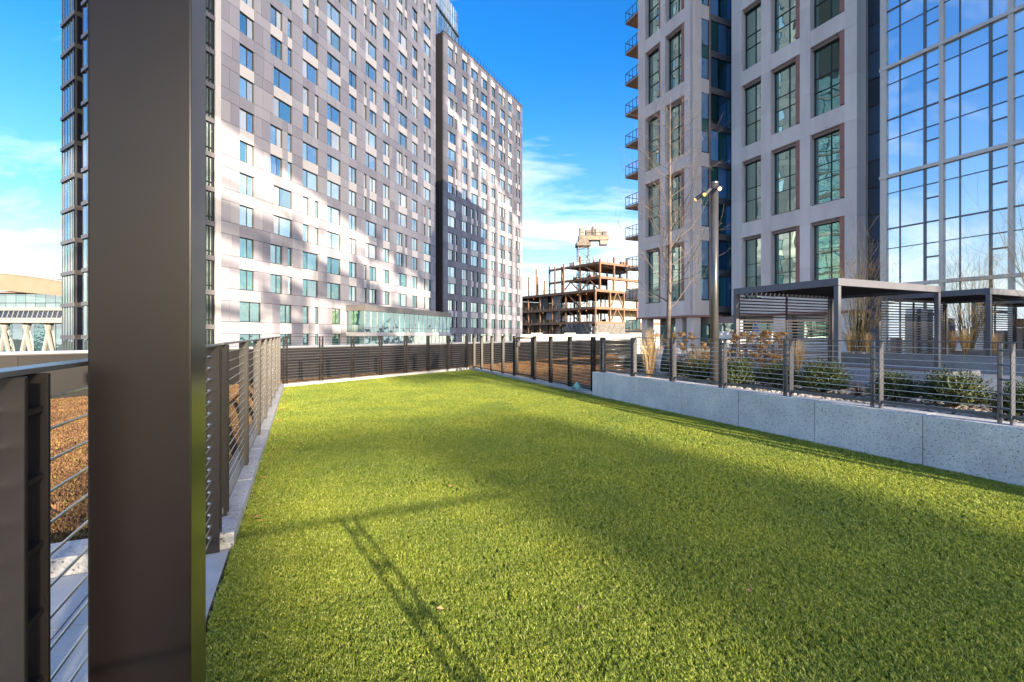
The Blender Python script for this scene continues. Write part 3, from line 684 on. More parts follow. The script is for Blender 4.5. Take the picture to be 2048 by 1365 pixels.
for (x_, Y, sp, n, lab) in hy:
    p = pix(x_, Y, .45); t = thing('hydrangea', lab, 'hydrangea', (p.x, p.y, .45), 0, 'dried hydrangeas in the bed'); b = MB()
    for i in range(int(n * 1.7)):
        a = random.uniform(0, 6.283); r = sp * random.uniform(.1, 1.1); h = random.uniform(.25, .95)
        e = Vector((r * math.cos(a), r * math.sin(a), h)); b.tube([(0, 0, -.02), e * .55 + Vector((0, 0, .08)), e], [.005, .004, .003], 4)
        o = link(bpy.data.objects.new('flower_head', random.choice(fh)), t); o.location = e; o.rotation_euler = (random.uniform(-.5, .5), random.uniform(-.5, .5), random.uniform(0, 6)); k = random.uniform(.6, 1.2); o.scale = (k * random.uniform(.9, 1.3), k, k * random.uniform(.7, 1))
    for i in range(260):
        a = random.uniform(0, 6.283); r = sp * math.sqrt(random.random()); q = Vector((r * math.cos(a), r * math.sin(a), random.uniform(.02, .5))); d = Vector((random.gauss(0, 1), random.gauss(0, 1), random.gauss(0, 1))).normalized() * .02; c = d.cross(Vector((.3, .5, .8))).normalized() * .011
        b.quad(q - c, q + d * .6, q + c + d * 2, q + d, 1)
    b.build('stems', ['twig', 'hydr'], t)
rt = [(1716, 792, 'low pinkish brown dry shrub between two green yews'), (1996, 838, 'sprawling pinkish dry twig shrub near the picture edge'), (1612, 778, 'small rusty dry shrub left of the broad yew')]
for x_, y_, lab in rt:
    p = gp(x_, y_, .47); t = thing('dry_shrub', lab, 'shrub', (p.x, p.y, .46), 0, 'low dry twig shrubs'); b = MB()
    for i in range(170):
        a = random.uniform(0, 6.283); el = random.uniform(.15, 1.3); L_ = random.uniform(.12, .27); e = Vector((math.cos(a) * math.cos(el), math.sin(a) * math.cos(el), math.sin(el))) * L_
        wv = Vector((-math.sin(a), math.cos(a), .2)) * .0022; m_ = e * .5 + Vector((0, 0, .02)); b.quad(-wv, wv, m_ + wv, m_ - wv); b.quad(m_ - wv, m_ + wv, e + wv * .5, e - wv * .5)
    b.build('twigs', 'redtwig', t)

def branch(b, p, d, L_, r, depth, up=0.25, nseg=5, sides=5, kids=4, wob=0.16):
    pts = [p.copy()]; rad = [r]; q = p.copy(); dd = d.copy()
    for i in range(nseg):
        dd = (dd + Vector((random.gauss(0, wob), random.gauss(0, wob), random.gauss(0, wob) + up * .2))).normalized(); q = q + dd * (L_ / nseg); pts.append(q.copy()); rad.append(max(r * (1 - .75 * (i + 1) / nseg), 0.0016))
    b.tube(pts, rad, sides if depth > 1 else 3, cap=False)
    if depth <= 0: return
    for k in range(kids):
        i = random.randint(1, nseg); t = pts[i]; ax = (pts[i] - pts[i - 1]).normalized(); s = ax.cross(Vector((random.gauss(0, 1), random.gauss(0, 1), random.gauss(0, 1)))).normalized()
        nd = (ax * random.uniform(.55, .9) + s * random.uniform(.5, .85)).normalized()
        branch(b, t, nd, L_ * random.uniform(.35, .6), rad[i] * .62, depth - 1, up, max(3, nseg - 1), sides, max(2, kids - 1), wob)
# bare street tree in the bed
random.seed(21)
tp = pix(1334, 11.0); TZ = 0.40
tree = thing('bare_tree', 'slender bare young tree with pale trunk in front of the balcony tower', 'tree', (tp.x, tp.y, TZ))
b = MB(); trunk = []; rr = []; n = 16; Ht = 6.6
for i in range(n + 1):
    f = i / n; trunk.append(Vector((math.sin(f * 5) * .03 + f * .10, math.cos(f * 4) * .03, f * Ht))); rr.append(.055 * (1 - f) ** .8 + .005)
b.tube(trunk, rr, 10); b.build('trunk', 'bark', tree, smooth=True)
b = MB()
for i in range(40):
    f = .24 + .73 * (i / 40) + random.uniform(-.01, .01); k = int(f * n); p = trunk[k].lerp(trunk[min(k + 1, n)], f * n - k); a = i * 2.4 + random.uniform(-.4, .4)
    L_ = 1.55 * (1 - f) ** .55 + .25; d = Vector((math.cos(a), math.sin(a), random.uniform(.25, .75))).normalized()
    branch(b, p, d, L_, .013 * (1.15 - f) + .0025, 2, .5, 6, 4, 5, .14)
b.build('crown', 'bark', tree)
wb = MB(); wb.tube([(0, 0, 0.03), (0, 0, .25), (.01, 0, .62), (.02, 0, .66)], [.16, .15, .085, .07], 14); o = wb.build('watering_bag', 'bag', None, (tp.x, tp.y, TZ - .02), smooth=True)
tag(o, 'dark watering bag wrapped round the foot of the bare tree', 'watering bag')
# multi stem bare shrubs
for (x_, Y, s, lab, sd0) in [(1716, 17.9, 1.0, 'bare multi stem shrub with reddish twigs behind the nearest pergola', 3), (1938, 20.2, 1.15, 'bare multi stem shrub with upright olive stems between two pergolas', 9), (2130, 14.0, 1.35, 'bare tree beyond the picture edge with one twig reaching in', 5)]:
    random.seed(sd0); p = pix(x_, Y); zb = .55 if x_ < 2100 else PZ
    t = thing('bare_shrub', lab, 'shrub', (p.x, p.y, zb), 0, 'bare multi stem shrubs on the plaza'); b = MB()
    for i in range(22):
        a = i * 2.4; sp_ = random.uniform(.06, .30); d = Vector((math.cos(a) * sp_, math.sin(a) * sp_, 1)).normalized() if i else Vector((0, 0, 1)); branch(b, Vector((math.cos(a) * .1, math.sin(a) * .1, 0)), d, 3.5 * s * random.uniform(.7, 1.1), .016 * s, 2, .5, 8, 4, 5, .075)
    b.build('stems', 'bark2', t); b = MB()
    for i in range(60):
        a = random.uniform(0, 6.28); q = Vector((math.cos(a) * random.uniform(.2, .9), math.sin(a) * random.uniform(.2, .9), random.uniform(2.0, 3.6) * s)); branch(b, q * .9, Vector((math.cos(a), math.sin(a), 1.4)).normalized(), .7, .0042, 1, .3, 4, 3, 5, .15)
    b.build('twigs', 'twig', t)
random.seed(11)
# small things
tb = gp(1150, 779, 0.09); me = bpy.data.meshes.new('bag'); bm = bmesh.new()
rows = []
for i in range(9):
    row = []
    for j in range(7):
        u_ = i / 8 - .5; v_ = j / 6 - .5; z = .015 + .20 * max(0, 1 - abs(u_ - .18) * 4.2) * (1 - abs(v_) * 1.3) + random.uniform(0, .015)
        row.append(bm.verts.new((u_ * .42 * (1 - .2 * abs(v_)), v_ * .16, z)))
    rows.append(row)
for i in range(8):
    for j in range(6): bm.faces.new((rows[i][j], rows[i + 1][j], rows[i + 1][j + 1], rows[i][j + 1]))
r_ = bmesh.ops.solidify(bm, geom=bm.faces[:], thickness=.004); bm.to_mesh(me); bm.free(); me.materials.append(MT['teal'])
o = link(bpy.data.objects.new('plastic_sheet', me)); o.location = (tb.x, tb.y, .088); o.rotation_euler = (0, 0, R(-62)); tag(o, 'crumpled pale teal plastic sheet caught under the far fence', 'plastic sheet')
lm = MB(); lm.v = [(-.02, 0, 0), (0, -.014, .006), (.022, 0, .002), (0, .014, .008), (0, 0, .001)]; lm.f = [(0, 1, 4), (1, 2, 4), (2, 3, 4), (3, 0, 4)]; lm.mi = [0] * 4; lmm = lm.mesh('dry_leaf', 'leaf_dry')
for i in range(26):
    u_ = random.uniform(3.6, 11); o = link(bpy.data.objects.new('dry_leaf', lmm)); w_ = W(u_, -.36 + random.uniform(0, .10) ** 1.0, .022 + random.uniform(0, .01)); o.location = w_; o.rotation_euler = (random.uniform(-.4, .4), random.uniform(-.4, .4), random.uniform(0, 6)); k = random.uniform(.8, 1.6); o.scale = (k, k, k)
    tag(o, 'small tan dry leaf lying on the turf along the granite kerb', 'leaf', 'dry leaves along the kerb')
for (x_, y_) in [(880, 1222), (1160, 1220), (1250, 1108), (1390, 1132), (1500, 1185), (900, 975), (1720, 1062), (762, 995)]:
    p = gp(x_, y_, .02); o = link(bpy.data.objects.new('dry_leaf', lmm)); o.location = (p.x, p.y, .03); o.rotation_euler = (.2, .3, random.uniform(0, 6)); o.scale = (.9, .9, .9)
    tag(o, 'small pale dry leaf scrap lying out on the open turf', 'leaf', 'leaf scraps on the open turf')
# white lounge backs and blue bundle on the plaza
for i in range(4):
    p = pix(1452 + i * 27, 19.5 + i * .05); t = thing('lounge_seat', ['white low lounge seat with slanted end nearest the bare tree', 'white low lounge seat just left of the lamp pole', 'white low lounge seat half behind the lamp pole', 'white low lounge seat closest to the pergola screen'][i], 'seat', (p.x, p.y, PZ + 0.0), 0.02, 'row of white lounge seats on the plaza')
    bbox_obj('backrest', t, 'white', -.27, .27, -.05, .05, .78, 1.30, .02); bbox_obj('seat', t, 'white', -.27, .27, .06, .66, .36, .50, .02)
    bbox_obj('bracket', t, 'slat', .275, .33, -.07, .10, 0.0, 1.26, .005); bbox_obj('leg', t, 'slat', -.26, -.21, .55, .60, 0, .36, .004)
p = pix(1512, 21.0); b = MB(); b.tube([(0, 0, .35), (0, 0, .7), (0, 0, 1.3), (0, 0, 1.75)], [.10, .17, .16, .03], 12); b.tube([(0, 0, 0), (0, 0, .36)], .025, 8); o = b.build('folded_parasol', 'blue', None, (p.x, p.y, PZ), smooth=True); tag(o, 'blue upright bundle seen through the nearest slatted screen', 'parasol')

# ------------------------------------------------------------------ buildings: helpers
random.seed(5)
H = 3.2
class Fac:
    """facade frame: local x runs rightwards in the photo, y into the building"""
    def __init__(s, o, d): s.o = Vector((o[0], o[1])); s.d = Vector(d).normalized(); s.rz = math.atan2(s.d.y, s.d.x)
    def x(s, p):
        k = (p - 1024.0) / 930.0; return (k * s.o.y - s.o.x) / (s.d.x - k * s.d.y)
    def pt(s, x): return s.o + s.d * x
_wf = {}
def win(root, x0, x1, z0, z1, y, mulls, gm, fw=0.07, fm='frame', depth=0.09, tilt=0.004, transoms=(), name='window', skew=None):
    """window = frame mesh with pane children"""
    w = x1 - x0; h = z1 - z0; key = (round(w, 3), round(h, 3), tuple(round(m, 3) for m in mulls), fw, fm, tuple(transoms))
    if key not in _wf:
        b = MB(); b.box(0, fw, 0, depth, 0, h); b.box(w - fw, w, 0, depth, 0, h); b.box(fw, w - fw, 0, depth, 0, fw); b.box(fw, w - fw, 0, depth, h - fw, h)
        for m in mulls: b.box(w * m - fw * .45, w * m + fw * .45, 0.004, depth, fw, h - fw)
        for t in transoms: b.box(fw, w - fw, 0.008, depth, h * t - fw * .4, h * t + fw * .4)
        _wf[key] = b.mesh('window_frame', fm)
    o = link(bpy.data.objects.new(name, _wf[key]), root); o.location = (x0, y, z0)
    es = [0] + list(mulls) + [1]; ts = [0] + list(transoms) + [1]
    for a, c in zip(es, es[1:]):
        for e, f in zip(ts, ts[1:]):
            g_ = gm if isinstance(gm, str) else random.choice(gm)
            p = box('pane', o, g_, ((a + c) / 2 * w, depth * .75, (e + f) / 2 * h), (max((c - a) * w - fw * .5, .05), .02, (f - e) * h - fw * .5), (random.uniform(-tilt, tilt), 0, random.uniform(-tilt, tilt)))
    return o
def clad(root, rects, mats, y0, y1, gap=0.035, limit=300, name='panel'):
    """rects: (x0,x1,z0,z1,matindex,score); the best-seen ones are objects, the rest one joined part"""
    rects = sorted(rects, key=lambda r: -r[5])
    for r in rects[:limit]:
        bx(name, root, mats[r[4]], r[0] + gap / 2, r[1] - gap / 2, y0, y1, r[2] + gap / 2, r[3] - gap / 2)
    if rects[limit:]:
        b = MB()
        for r in rects[limit:]: b.box(r[0] + gap / 2, r[1] - gap / 2, y0, y1, r[2] + gap / 2, r[3] - gap / 2, r[4])
        o = b.build(name, mats, root); o['kind'] = 'stuff'
def split(x0, x1, mx):
    n = max(1, math.ceil((x1 - x0) / mx - .15)); cs = [x0 + (x1 - x0) * i / n for i in range(n + 1)]
    for i in range(1, n): cs[i] += random.uniform(-.18, .18) * (x1 - x0) / n
    return list(zip(cs, cs[1:]))
def gridfacade(root, fc, xL, xR, wins_of_row, k0, k1, ztop, zbot, wh, pairbase, mats, light, depth_score, headz=CAMH, gm='gA'):
    rects = []; allw = {k: sorted(wins_of_row(k)) for k in range(k0, k1 + 1)}
    def sc(xm, zm):
        p = fc.pt(xm); return 1.0 / p.y
    for k in range(k0, k1 + 1):
        hz = headz + H * k; sz = hz - wh; ws = allw[k]
        for (a, c, ml, ty) in ws:
            win(root, a, c, sz, hz, 0.10, ml, 'gTeal' if k <= 1 else (['gA', 'gTeal', 'gA2'] if k <= 3 else ['gA', 'gA', 'gA', 'gA2', 'gA3']))  # lower rows: dark reflections put into the glass tint
        edges = [xL] + [e for w in ws for e in (w[0], w[1])] + [xR]
        for a, c in zip(edges[0::2], edges[1::2]):
            for p, q in split(a, c, 1.5):
                if q - p > .08: rects.append((p, q, sz, hz, random.randrange(3), (q - p) * wh * sc(p, hz) ** 2))
        nz = min(headz + H * (k + 1) - wh, ztop); pr = (k - pairbase) % 2 == 0
        cells = [(a, c, False) for a, c in zip(edges[0::2], edges[1::2])] + [(w[0], w[1], pr) for w in ws]
        for a, c, l in cells:
            for p, q in ([(a, c)] if l else split(a, c, 2.0)):
                if q - p > .08 and nz - hz > .1: rects.append((p, q, hz, nz, 3 if l else random.randrange(3), (q - p) * (nz - hz) * sc(p, hz) ** 2))
    hz = headz + H * k0 - wh
    for p, q in split(xL, xR, 3.0): rects.append((p, q, zbot, hz, random.randrange(3), 0.0))
    zt = min(headz + H * (k1 + 1) - wh, ztop)
    if ztop - zt > .2:
        for p, q in split(xL, xR, 2.5):
            z = zt
            while z < ztop - .01:
                rects.append((p, q, z, min(z + H, ztop), random.randrange(3), 0.0)); z += H
    clad(root, rects, mats + [light], -0.04, 0.19)

# ------------------------------------------------------------------ grey residential tower (left)
FA = Fac(pix(282, 37.4)[:2], (0.3160, 0.9488))
A = thing('apartment_tower', 'tall grey panelled apartment tower with paired square windows, nearer block', 'building', (FA.o.x, FA.o.y, -14), FA.rz)
A.location.z = 0
X = FA.x
def rowsA(k):
    L_ = []
    def add(p0, p1, ml, ty=''): L_.append((X(p0), X(p1), ml, ty))
    podium = k <= 1
    if podium: add(479, 521.8, (.5,)); add(560, 583, (.55,)); add(605.6, 617.5, ()); add(629.5, 637, ()); add(664, 681, (.5,)); return L_
    P = ((k - 2) // 2) % 2
    add(479, 508, (.55,))
    if P == 1: add(547, 584, (.34,))
    else: add(540.5, 564.6, (.55,)); add(575, 584, ())
    if P == 0: add(605, 636, (.34,))
    else: add(605.6, 617.5, ()); add(629.5, 637, ())
    add(654, 681, (.36,)); add(697.5, 713, (.5,))
    if P == 1: add(731, 753, (.36,))
    else: add(727.5, 733, ()); add(739, 753, (.5,))
    add(766, 779, (.5,))
    if P == 0: add(796.7, 814, (.36,))
    else: add(793, 805, (.6,)); add(809, 814, ())
    add(824, 835, (.5,))
    if P == 1: add(847, 861, (.36,))
    else: add(847, 851, ()); add(856, 861.5, ())
    return L_
xa0 = X(441); xa1 = X(871)
gridfacade(A, FA, xa0, xa1, rowsA, 0, 20, 72.0, -14, 2.03, 2, ['pan_a', 'pan_b', 'pan_c'], 'pan_l', None)
bx('core', A, 'joint', xa0 + .02, xa1 - .03, 0.191, 13.0, -14, 71.9)
bx('corner_pilaster', A, 'pan_l', xa0 - .55, xa0 - .01, -.08, .5, -14, 71.95)
bx('end_panel', A, 'pan_a', xa1 - 0.028, xa1 + .05, 0.195, 14, -14, 71.98)
# glazed corner bay
bx('bay_core', A, 'joint', .3, xa0 - .56, .45, .9, -14, 71.8)
gx = [0.02, X(345), X(385), X(413), X(420), X(426.5), xa0 - .57]
for k in range(-1, 13):
    zb = 2.0 + H * k
    bx('floor_band', A, 'band', -.05, xa0 - .56, -.02, .44, zb - .22, zb + .22)
    for a, c in zip(gx, gx[1:]):
        box('bay_pane', A, 'gTeal', ((a + c) / 2, .23, zb + H / 2), (c - a - .06, .02, H - .46), (random.uniform(-.004, .004), 0, random.uniform(-.004, .004)))
    bx('transom', A, 'frame', .02, xa0 - .57, .10, .22, zb + .62, zb + .69)
for a in gx[1:]: bx('bay_mullion', A, 'frame', a - .05, a + .05, .06, .4, -4, 44)
# podium glass box
ga = X(692) ; gb = X(879)
pz1 = 6.0
bx('podium_fascia', A, 'fascia', ga - .1, gb - 1.4, -3.1, -.05, 4.35, 5.15)
bx('podium_slab', A, 'pan_l', ga - .05, gb - 1.45, -3.0, -.06, 1.0, 1.55)
bx('podium_core', A, 'joint', ga + .4, gb - 1.8, -2.6, -.07, -10, 4.34)
n = 18
for z0, z1 in ((1.56, 4.34), (-2.5, .99)):
    for i in range(n):
        a = ga + (gb - 1.5 - ga) * i / n; c = ga + (gb - 1.5 - ga) * (i + 1) / n
        box('podium_pane', A, 'gTeal', ((a + c) / 2, -2.85, (z0 + z1) / 2), (c - a - .05, .03, z1 - z0 - .02), (random.uniform(-.01, .01), 0, random.uniform(-.01, .01)))
        bx('podium_mullion', A, 'mull_l', a - .025, a + .025, -2.92, -2.87, z0, z1)
    bx('podium_transom', A, 'mull_d', ga, gb - 1.5, -2.9, -2.868, z0 + .55, z0 + .62)
    for i in range(3): box('podium_pane', A, 'gTeal', (ga + .02, -2.4 + i * .85, (z0 + z1) / 2), (.03, .8, z1 - z0 - .02))
# left curtain wall face of the same tower
FL = Fac(pix(120, 47.8)[:2], (0.848, -0.529))
Lx = FL.x
CW = thing('curtain_wall_tower', 'slim glass curtain wall face with grey floor bands left of the tall column', 'building', (FL.o.x, FL.o.y, 0), FL.rz)
segs = [(0.0, Lx(146.5), 5), (Lx(161.5), Lx(196), 4), (Lx(197), Lx(278), 6)]
for si, (a, c, n) in enumerate(segs):
    bx('core', CW, 'joint', a + .12, c - .02, .3, (6, 3, .5)[si], -14, 60 - si * .01)
    if si == 0: bx('slot_wall', CW, 'gDark', c - .018, c + .01, .05, 4.0, -14, 59.5)
    for k in range(-2, 17):
        z = 1.0 + H * k
        bx('floor_band', CW, 'band' if si != 1 else 'band', a - .03, c + .03, .02, .28, z - .16, z + .20)
        for i in range(n):
            p = a + (c - a) * i / n; q = a + (c - a) * (i + 1) / n
            box('pane', CW, 'gL', ((p + q) / 2, .2, z + .20 + (H - .36) / 2), (q - p - .06, .03, H - .38), (random.uniform(-.004, .004), 0, random.uniform(-.004, .004)))
    for i in range(n + 1):
        p = a + (c - a) * i / n; bx('mullion', CW, 'frame', p - .025, p + .025, .14, .28, -6, 54)
bx('slot_back', CW, 'gDark', Lx(146.5) - .01, Lx(161.5) + .01, 4.01, 4.1, -14, 58)
for k in range(-2, 17): bx('slot_band', CW, 'frame', Lx(146.5) + .02, Lx(146.5) + .06, .06, 4.0, 1.0 + H * k - .2, 1.25 + H * k)

# ------------------------------------------------------------------ dark grey wing
FB = Fac(pix(886.5, 2976 / 34.4)[:2], (494.0, 930.0))
Bt = thing('apartment_tower', 'darker grey apartment block with flat roof standing behind the nearer tower', 'building', (FB.o.x, FB.o.y, 0), FB.rz)
X2 = FB.x
def rowsB(k):
    L_ = []
    def add(p0, p1, ml): L_.append((X2(p0), X2(p1), ml, ''))
    P = ((k - 1) // 2) % 2
    if P == 1: add(896, 911, (.35,))
    else: add(896, 906, (.5,)); add(910, 914, ())
    add(924, 934, (.5,))
    if P == 0: add(942, 955.6, (.36,))
    else: add(942, 947, ()); add(951.7, 955.6, ())
    add(962, 974, (.45,)); add(982, 990, (.5,))
    if P == 1: add(1000, 1009.5, (.4,))
    else: add(997, 1004, (.5,)); add(1006, 1010, ())
    add(1016, 1023, (.5,))
    if P == 0: add(1034, 1039.5, (.5,))
    else: add(1031.4, 1033.6, ()); add(1036, 1039.5, ())
    return L_
xb1 = X2(1044.5); ZR = CAMH + H * 17.6
gridfacade(Bt, FB, 0.0, xb1, rowsB, 0, 17, ZR, -14, 2.0, 1, ['pan_d', 'pan_e', 'pan_f'], 'pan_l', None)
bx('core', Bt, 'joint', .02, xb1 - .02, .191, 16, -14, ZR - .05)
bx('end_panel', Bt, 'pan_d', xb1 - .018, xb1 + .06, .2, 15.9, -14, ZR - .02)
bx('parapet_cap', Bt, 'band', -.1, xb1 + .12, -.12, .3, ZR + .002, ZR + .18)
for i in range(26): bx('roof_stanchion', Bt, 'frame', 1.5 + i * (xb1 - 2) / 26, 1.57 + i * (xb1 - 2) / 26, .05, .12, ZR + .18, ZR + 1.5)
# dark glazed slot between the two blocks
bx('slot_core', Bt, 'joint', -4.8, -.03, 2.2, 10, -14, ZR + 2)
for k in range(-1, 19):
    z = CAMH + .6 + H * k; bx('slot_pane', Bt, 'gDark', -4.7, -.04, 2.0, 2.05, z + .2, z + H - .2); bx('slot_band', Bt, 'frame', -4.7, -.05, 1.9, 2.19, z - .2, z + .2)
# glass penthouse set back behind
FP = Fac((-12.1 - .316 * 14, 105 - .949 * 14), (.316, .949))
Pn = thing('glass_penthouse', 'glazed rooftop block with pale frames rising behind the darker apartment wing', 'building', (FP.o.x, FP.o.y, 0), FP.rz)
xp1 = 14.0
bx('core', Pn, 'joint', .1, xp1 - .05, .3, 7.95, -14, 73.2)
for z0, z1, gm_, mm in ((60.2, 68.3, 'gA', 'mull_d'), (68.8, 73.6, 'gA', 'mull_l')):
    for i in range(12):
        a = i * xp1 / 12; c = (i + 1) * xp1 / 12
        for zz in (0, 1):
            za = z0 + (z1 - z0) * zz / 2; zc_ = z0 + (z1 - z0) * (zz + 1) / 2; box('pane', Pn, gm_, ((a + c) / 2, .12, (za + zc_) / 2), (c - a - .1, .05, zc_ - za - .12), (random.uniform(-.004, .004), 0, random.uniform(-.004, .004)))
        bx('mullion', Pn, mm, a - .05, a + .05, 0.05, .28, z0, z1)
    for i in range(6): bx('side_pane', Pn, gm_, xp1 - .04, xp1 + .0, .35 + i * 1.25, 1.5 + i * 1.25, z0 + .1, z1 - .1)
bx('ledge', Pn, 'mull_d', -.1, xp1 + .15, -.15, 8, 68.32, 68.78); bx('base_wall', Pn, 'band', 0, xp1 + .02, .05, 8, -14, 60.19)

# ------------------------------------------------------------------ concrete grid tower with balconies
def uof(p, v):
    Y = 930.0 * v / ((p - 603.0) * 0.911); k = (p - 1024.0) / 930.0; return -0.4124 * k * Y + 0.911 * Y
V1 = 30.45; V2 = 33.85
U1 = uof(1276, V1)
T = thing('concrete_tower', 'pale concrete grid apartment tower with two storey green windows and end balconies', 'building', W(U1, V1, 0), RZB)
def x1(p): return U1 - uof(p, V1)
def x2(p): return U1 - uof(p, V2)
def xp(p, v): return U1 - uof(p, v)
SB = 4.25; SP = 6.4; WH = 5.2; NJ = 6; ZL = 2.95; ZTOP = SB + SP * NJ - .6
def tallwin(root, a, c, z0, y, terra=None, mul=(.5,), gm='gB'):
    zm = z0 + WH
    o = win(root, a, c, z0, zm, y, mul, gm, fw=.03, depth=.12, tilt=.004, transoms=(.34, .54), name='tall_window')
    if terra: 
        for q in range(3): bx('terracotta_jamb', root, 'terra', terra[0], terra[1], y - .36, y + .1, z0 + q * WH / 3 + .01, z0 + (q + 1) * WH / 3 - .01)
def grid(root, y, piers, wins, yd=1.0):
    for (a, c) in piers:
        for j in range(NJ + 1):
            za = ZL if j == 0 else SB + SP * j - 1.2 + 1.2 - .0; zb = SB if j == 0 else None
        z = ZL
        while z < ZTOP - .1:
            z2 = min(z + SP / 2, ZTOP); bx('pier_panel', root, random.choice(['conc', 'conc2']), a, c, y, y + yd, z + .006, z2 - .006); z = z2
    for (a, c, terra, full0, full1, mul) in wins:
        for j in range(NJ + 1):
            z0 = ZL if j == 0 else SB + SP * j - 1.2; z1 = SB + SP * j
            bx('beam_panel', root, random.choice(['conc', 'conc2']), full0 + .004, full1 - .004, y + .02, y + yd, z0 + .004, min(z1, ZTOP) - .004)
            if j < NJ:
                tallwin(root, a, c, SB + SP * j + .1, y + .42, terra, mul)
                bx('head_trim', root, 'taupe', full0 + .003, full1 - .003, y + .25, y + .42, SB + SP * (j + 1) - 1.42, SB + SP * (j + 1) - 1.205)
                bx('sill_trim', root, 'taupe', full0 + .003, full1 - .003, y + .2, y + .42, SB + SP * j + .002, SB + SP * j + .10)
grid(T, 0, [(0, x1(1290)), (x1(1320.5), x1(1330)), (x1(1368.5), x1(1385.6))],
     [(x1(1290.6), x1(1316), (x1(1316.3), x1(1320.2)), x1(1290), x1(1320.5), ()), (x1(1332), x1(1361), (x1(1361.5), x1(1368)), x1(1330), x1(1368.5), (.62,))])
xe1 = x1(1385.6)
bx('core', T, 'joint', .3, xe1 - .3, .95, 14, ZL + .01, ZTOP - .05)
# return face looking along the plaza
Tr = Fac((W(U1 - xe1, V1))[:2], (VD.x, VD.y))
ret = T
def rw(y0, y1, z0, z1, m, nm, d=.5, o=0.0): return bx(nm, T, m, xe1 - d + o, xe1 + o, y0, y1, z0, z1)
for j in range(NJ):
    z0 = SB + SP * j + .1
    rw(.25, 1.9, SB + SP * j - 1.2 if j else ZL, SB + SP * j, 'conc2', 'return_beam', .5, -.02)
    for q, (za, zb) in enumerate(((0, 1.75), (1.8, 2.85), (2.9, WH))): rw(.32, 1.83, z0 + za, z0 + zb, 'gBlue' if q != 1 else 'gBs', 'return_pane', .06, -.07)
    rw(.25, .315, z0 - .1, z0 + WH, 'frame', 'return_frame', .12, -.04); rw(1.84, 1.9, z0 - .1, z0 + WH, 'frame', 'return_frame', .12, -.04)
    for q in (1.775, 2.875): rw(.32, 1.83, z0 + q - .03, z0 + q + .03, 'frame', 'return_transom', .09, -.055)
    rw(.25, 1.9, z0 + WH, z0 + WH + .1, 'taupe', 'return_trim', .3, -.03)
rw(1.905, 2.15, ZL, ZTOP, 'taupe', 'return_post', .5, -.04)
rw(0.0, .245, ZL, ZTOP, 'conc', 'return_pier', .3, .004)
# dark glass recess
for j in range(NJ * 2):
    z0 = ZL + .6 + j * H
    for i, (a, c) in enumerate(((2.17, 3.2), (3.25, 4.2), (4.25, 4.8))):
        o = rw(a, c, z0 + .28, z0 + H - .3, ['gLink', 'gB', 'gBlue', 'gB'][(i + j) % 4], 'recess_pane', .06, -.2)
    rw(2.16, 4.85, z0 - .28, z0 + .26, 'mull_d' if j % 2 else 'band', 'recess_band', .2, -.1)
xg0 = x2(1463)
bx('recess_wall', T, 'mull_d', xe1 - .55, xg0 + .4, 4.9, 5.3, ZL, ZTOP)
for j in range(NJ * 2):
    z0 = ZL + .6 + j * H; bx('recess_pane', T, 'gLink', xe1 - .1, xg0 - .02, 4.80, 4.88, z0 + .25, z0 + H - .3)
y2 = V2 - V1
grid(T, y2, [(xg0, x2(1483)), (x2(1522), x2(1541)), (x2(1599.5), x2(1620)), (x2(1689), x2(1713.7))],
     [(x2(1484.5), x2(1520.5), None, x2(1483), x2(1522), (.55,)), (x2(1543), x2(1589.5), (x2(1590), x2(1599)), x2(1541), x2(1599.5), (.62,)), (x2(1622), x2(1677), (x2(1678), x2(1688.5)), x2(1620), x2(1689), (.6,))])
xe2 = x2(1713.7)
bx('core', T, 'joint', xg0 + .3, xe2 - .3, y2 + .95, y2 + 1.3, ZL + .02, ZTOP - .06); bx('core', T, 'conc2', xg0 + .32, xp(1712, V2 + 10) - .5, y2 + 1.31, y2 + 10, ZL + .03, ZTOP - .07)
bx('end_pier', T, 'taupe', xe2 - .35, xe2 - .003, y2 + 1.003, y2 + 1.25, ZL + .01, ZTOP - .01)
# red soffit line and ground storey
bx('soffit_band', T, 'terra', -.1, xe1 + .1, -.08, y2 + .0, ZL - .16, ZL - .002)
bx('soffit_band', T, 'terra', xg0 + .02, xe2 + .05, y2 - .08, y2 + 1.5, ZL - .17, ZL - .004)
for (a, yy) in ((0.3, .2), (x1(1344), .4), (xe1 - .9, .2)): bx('ground_column', T, 'conc2', a, a + .8, yy, yy + .8, PZ, ZL - .17)
for i in range(7):
    a = 1.2 + i * 1.25; bx('shop_pane', T, 'gB' if i % 3 else 'gTeal', a, a + 1.18, 1.9, 1.96, PZ, 2.2); bx('shop_transom', T, 'taupe', a, a + 1.24, 1.85, 2.0, 2.21, ZL - .18)
    bx('shop_mullion', T, 'frame', a + 1.185, a + 1.245, 1.84, 2.0, PZ, 2.205)
for i in range(12):
    a = xg0 + .4 + i * 1.15; 
    if a > xe2 - 1.2: break
    if i % 4 == 3: bx('ground_column', T, 'conc', a, a + 1.0, y2 + .1, y2 + .9, PZ, ZL - .18)
    else: bx('shop_pane', T, 'gB', a, a + 1.08, y2 + 1.2, y2 + 1.26, 1.05, 2.3); bx('shop_sill', T, 'white', a, a + 1.14, y2 + 1.15, y2 + 1.3, PZ, 1.04)
    bx('shop_head', T, 'conc2', a, a + 1.149, y2 + 1.16, y2 + 1.4, 2.31, ZL - .18)
bx('ground_wall', T, 'taupe', .9, xe1 - .2, 2.02, 2.3, PZ, ZL - .2); bx('ground_wall', T, 'joint', xg0, xe2 - .4, y2 + 1.42, y2 + 1.8, PZ, ZL - .2)
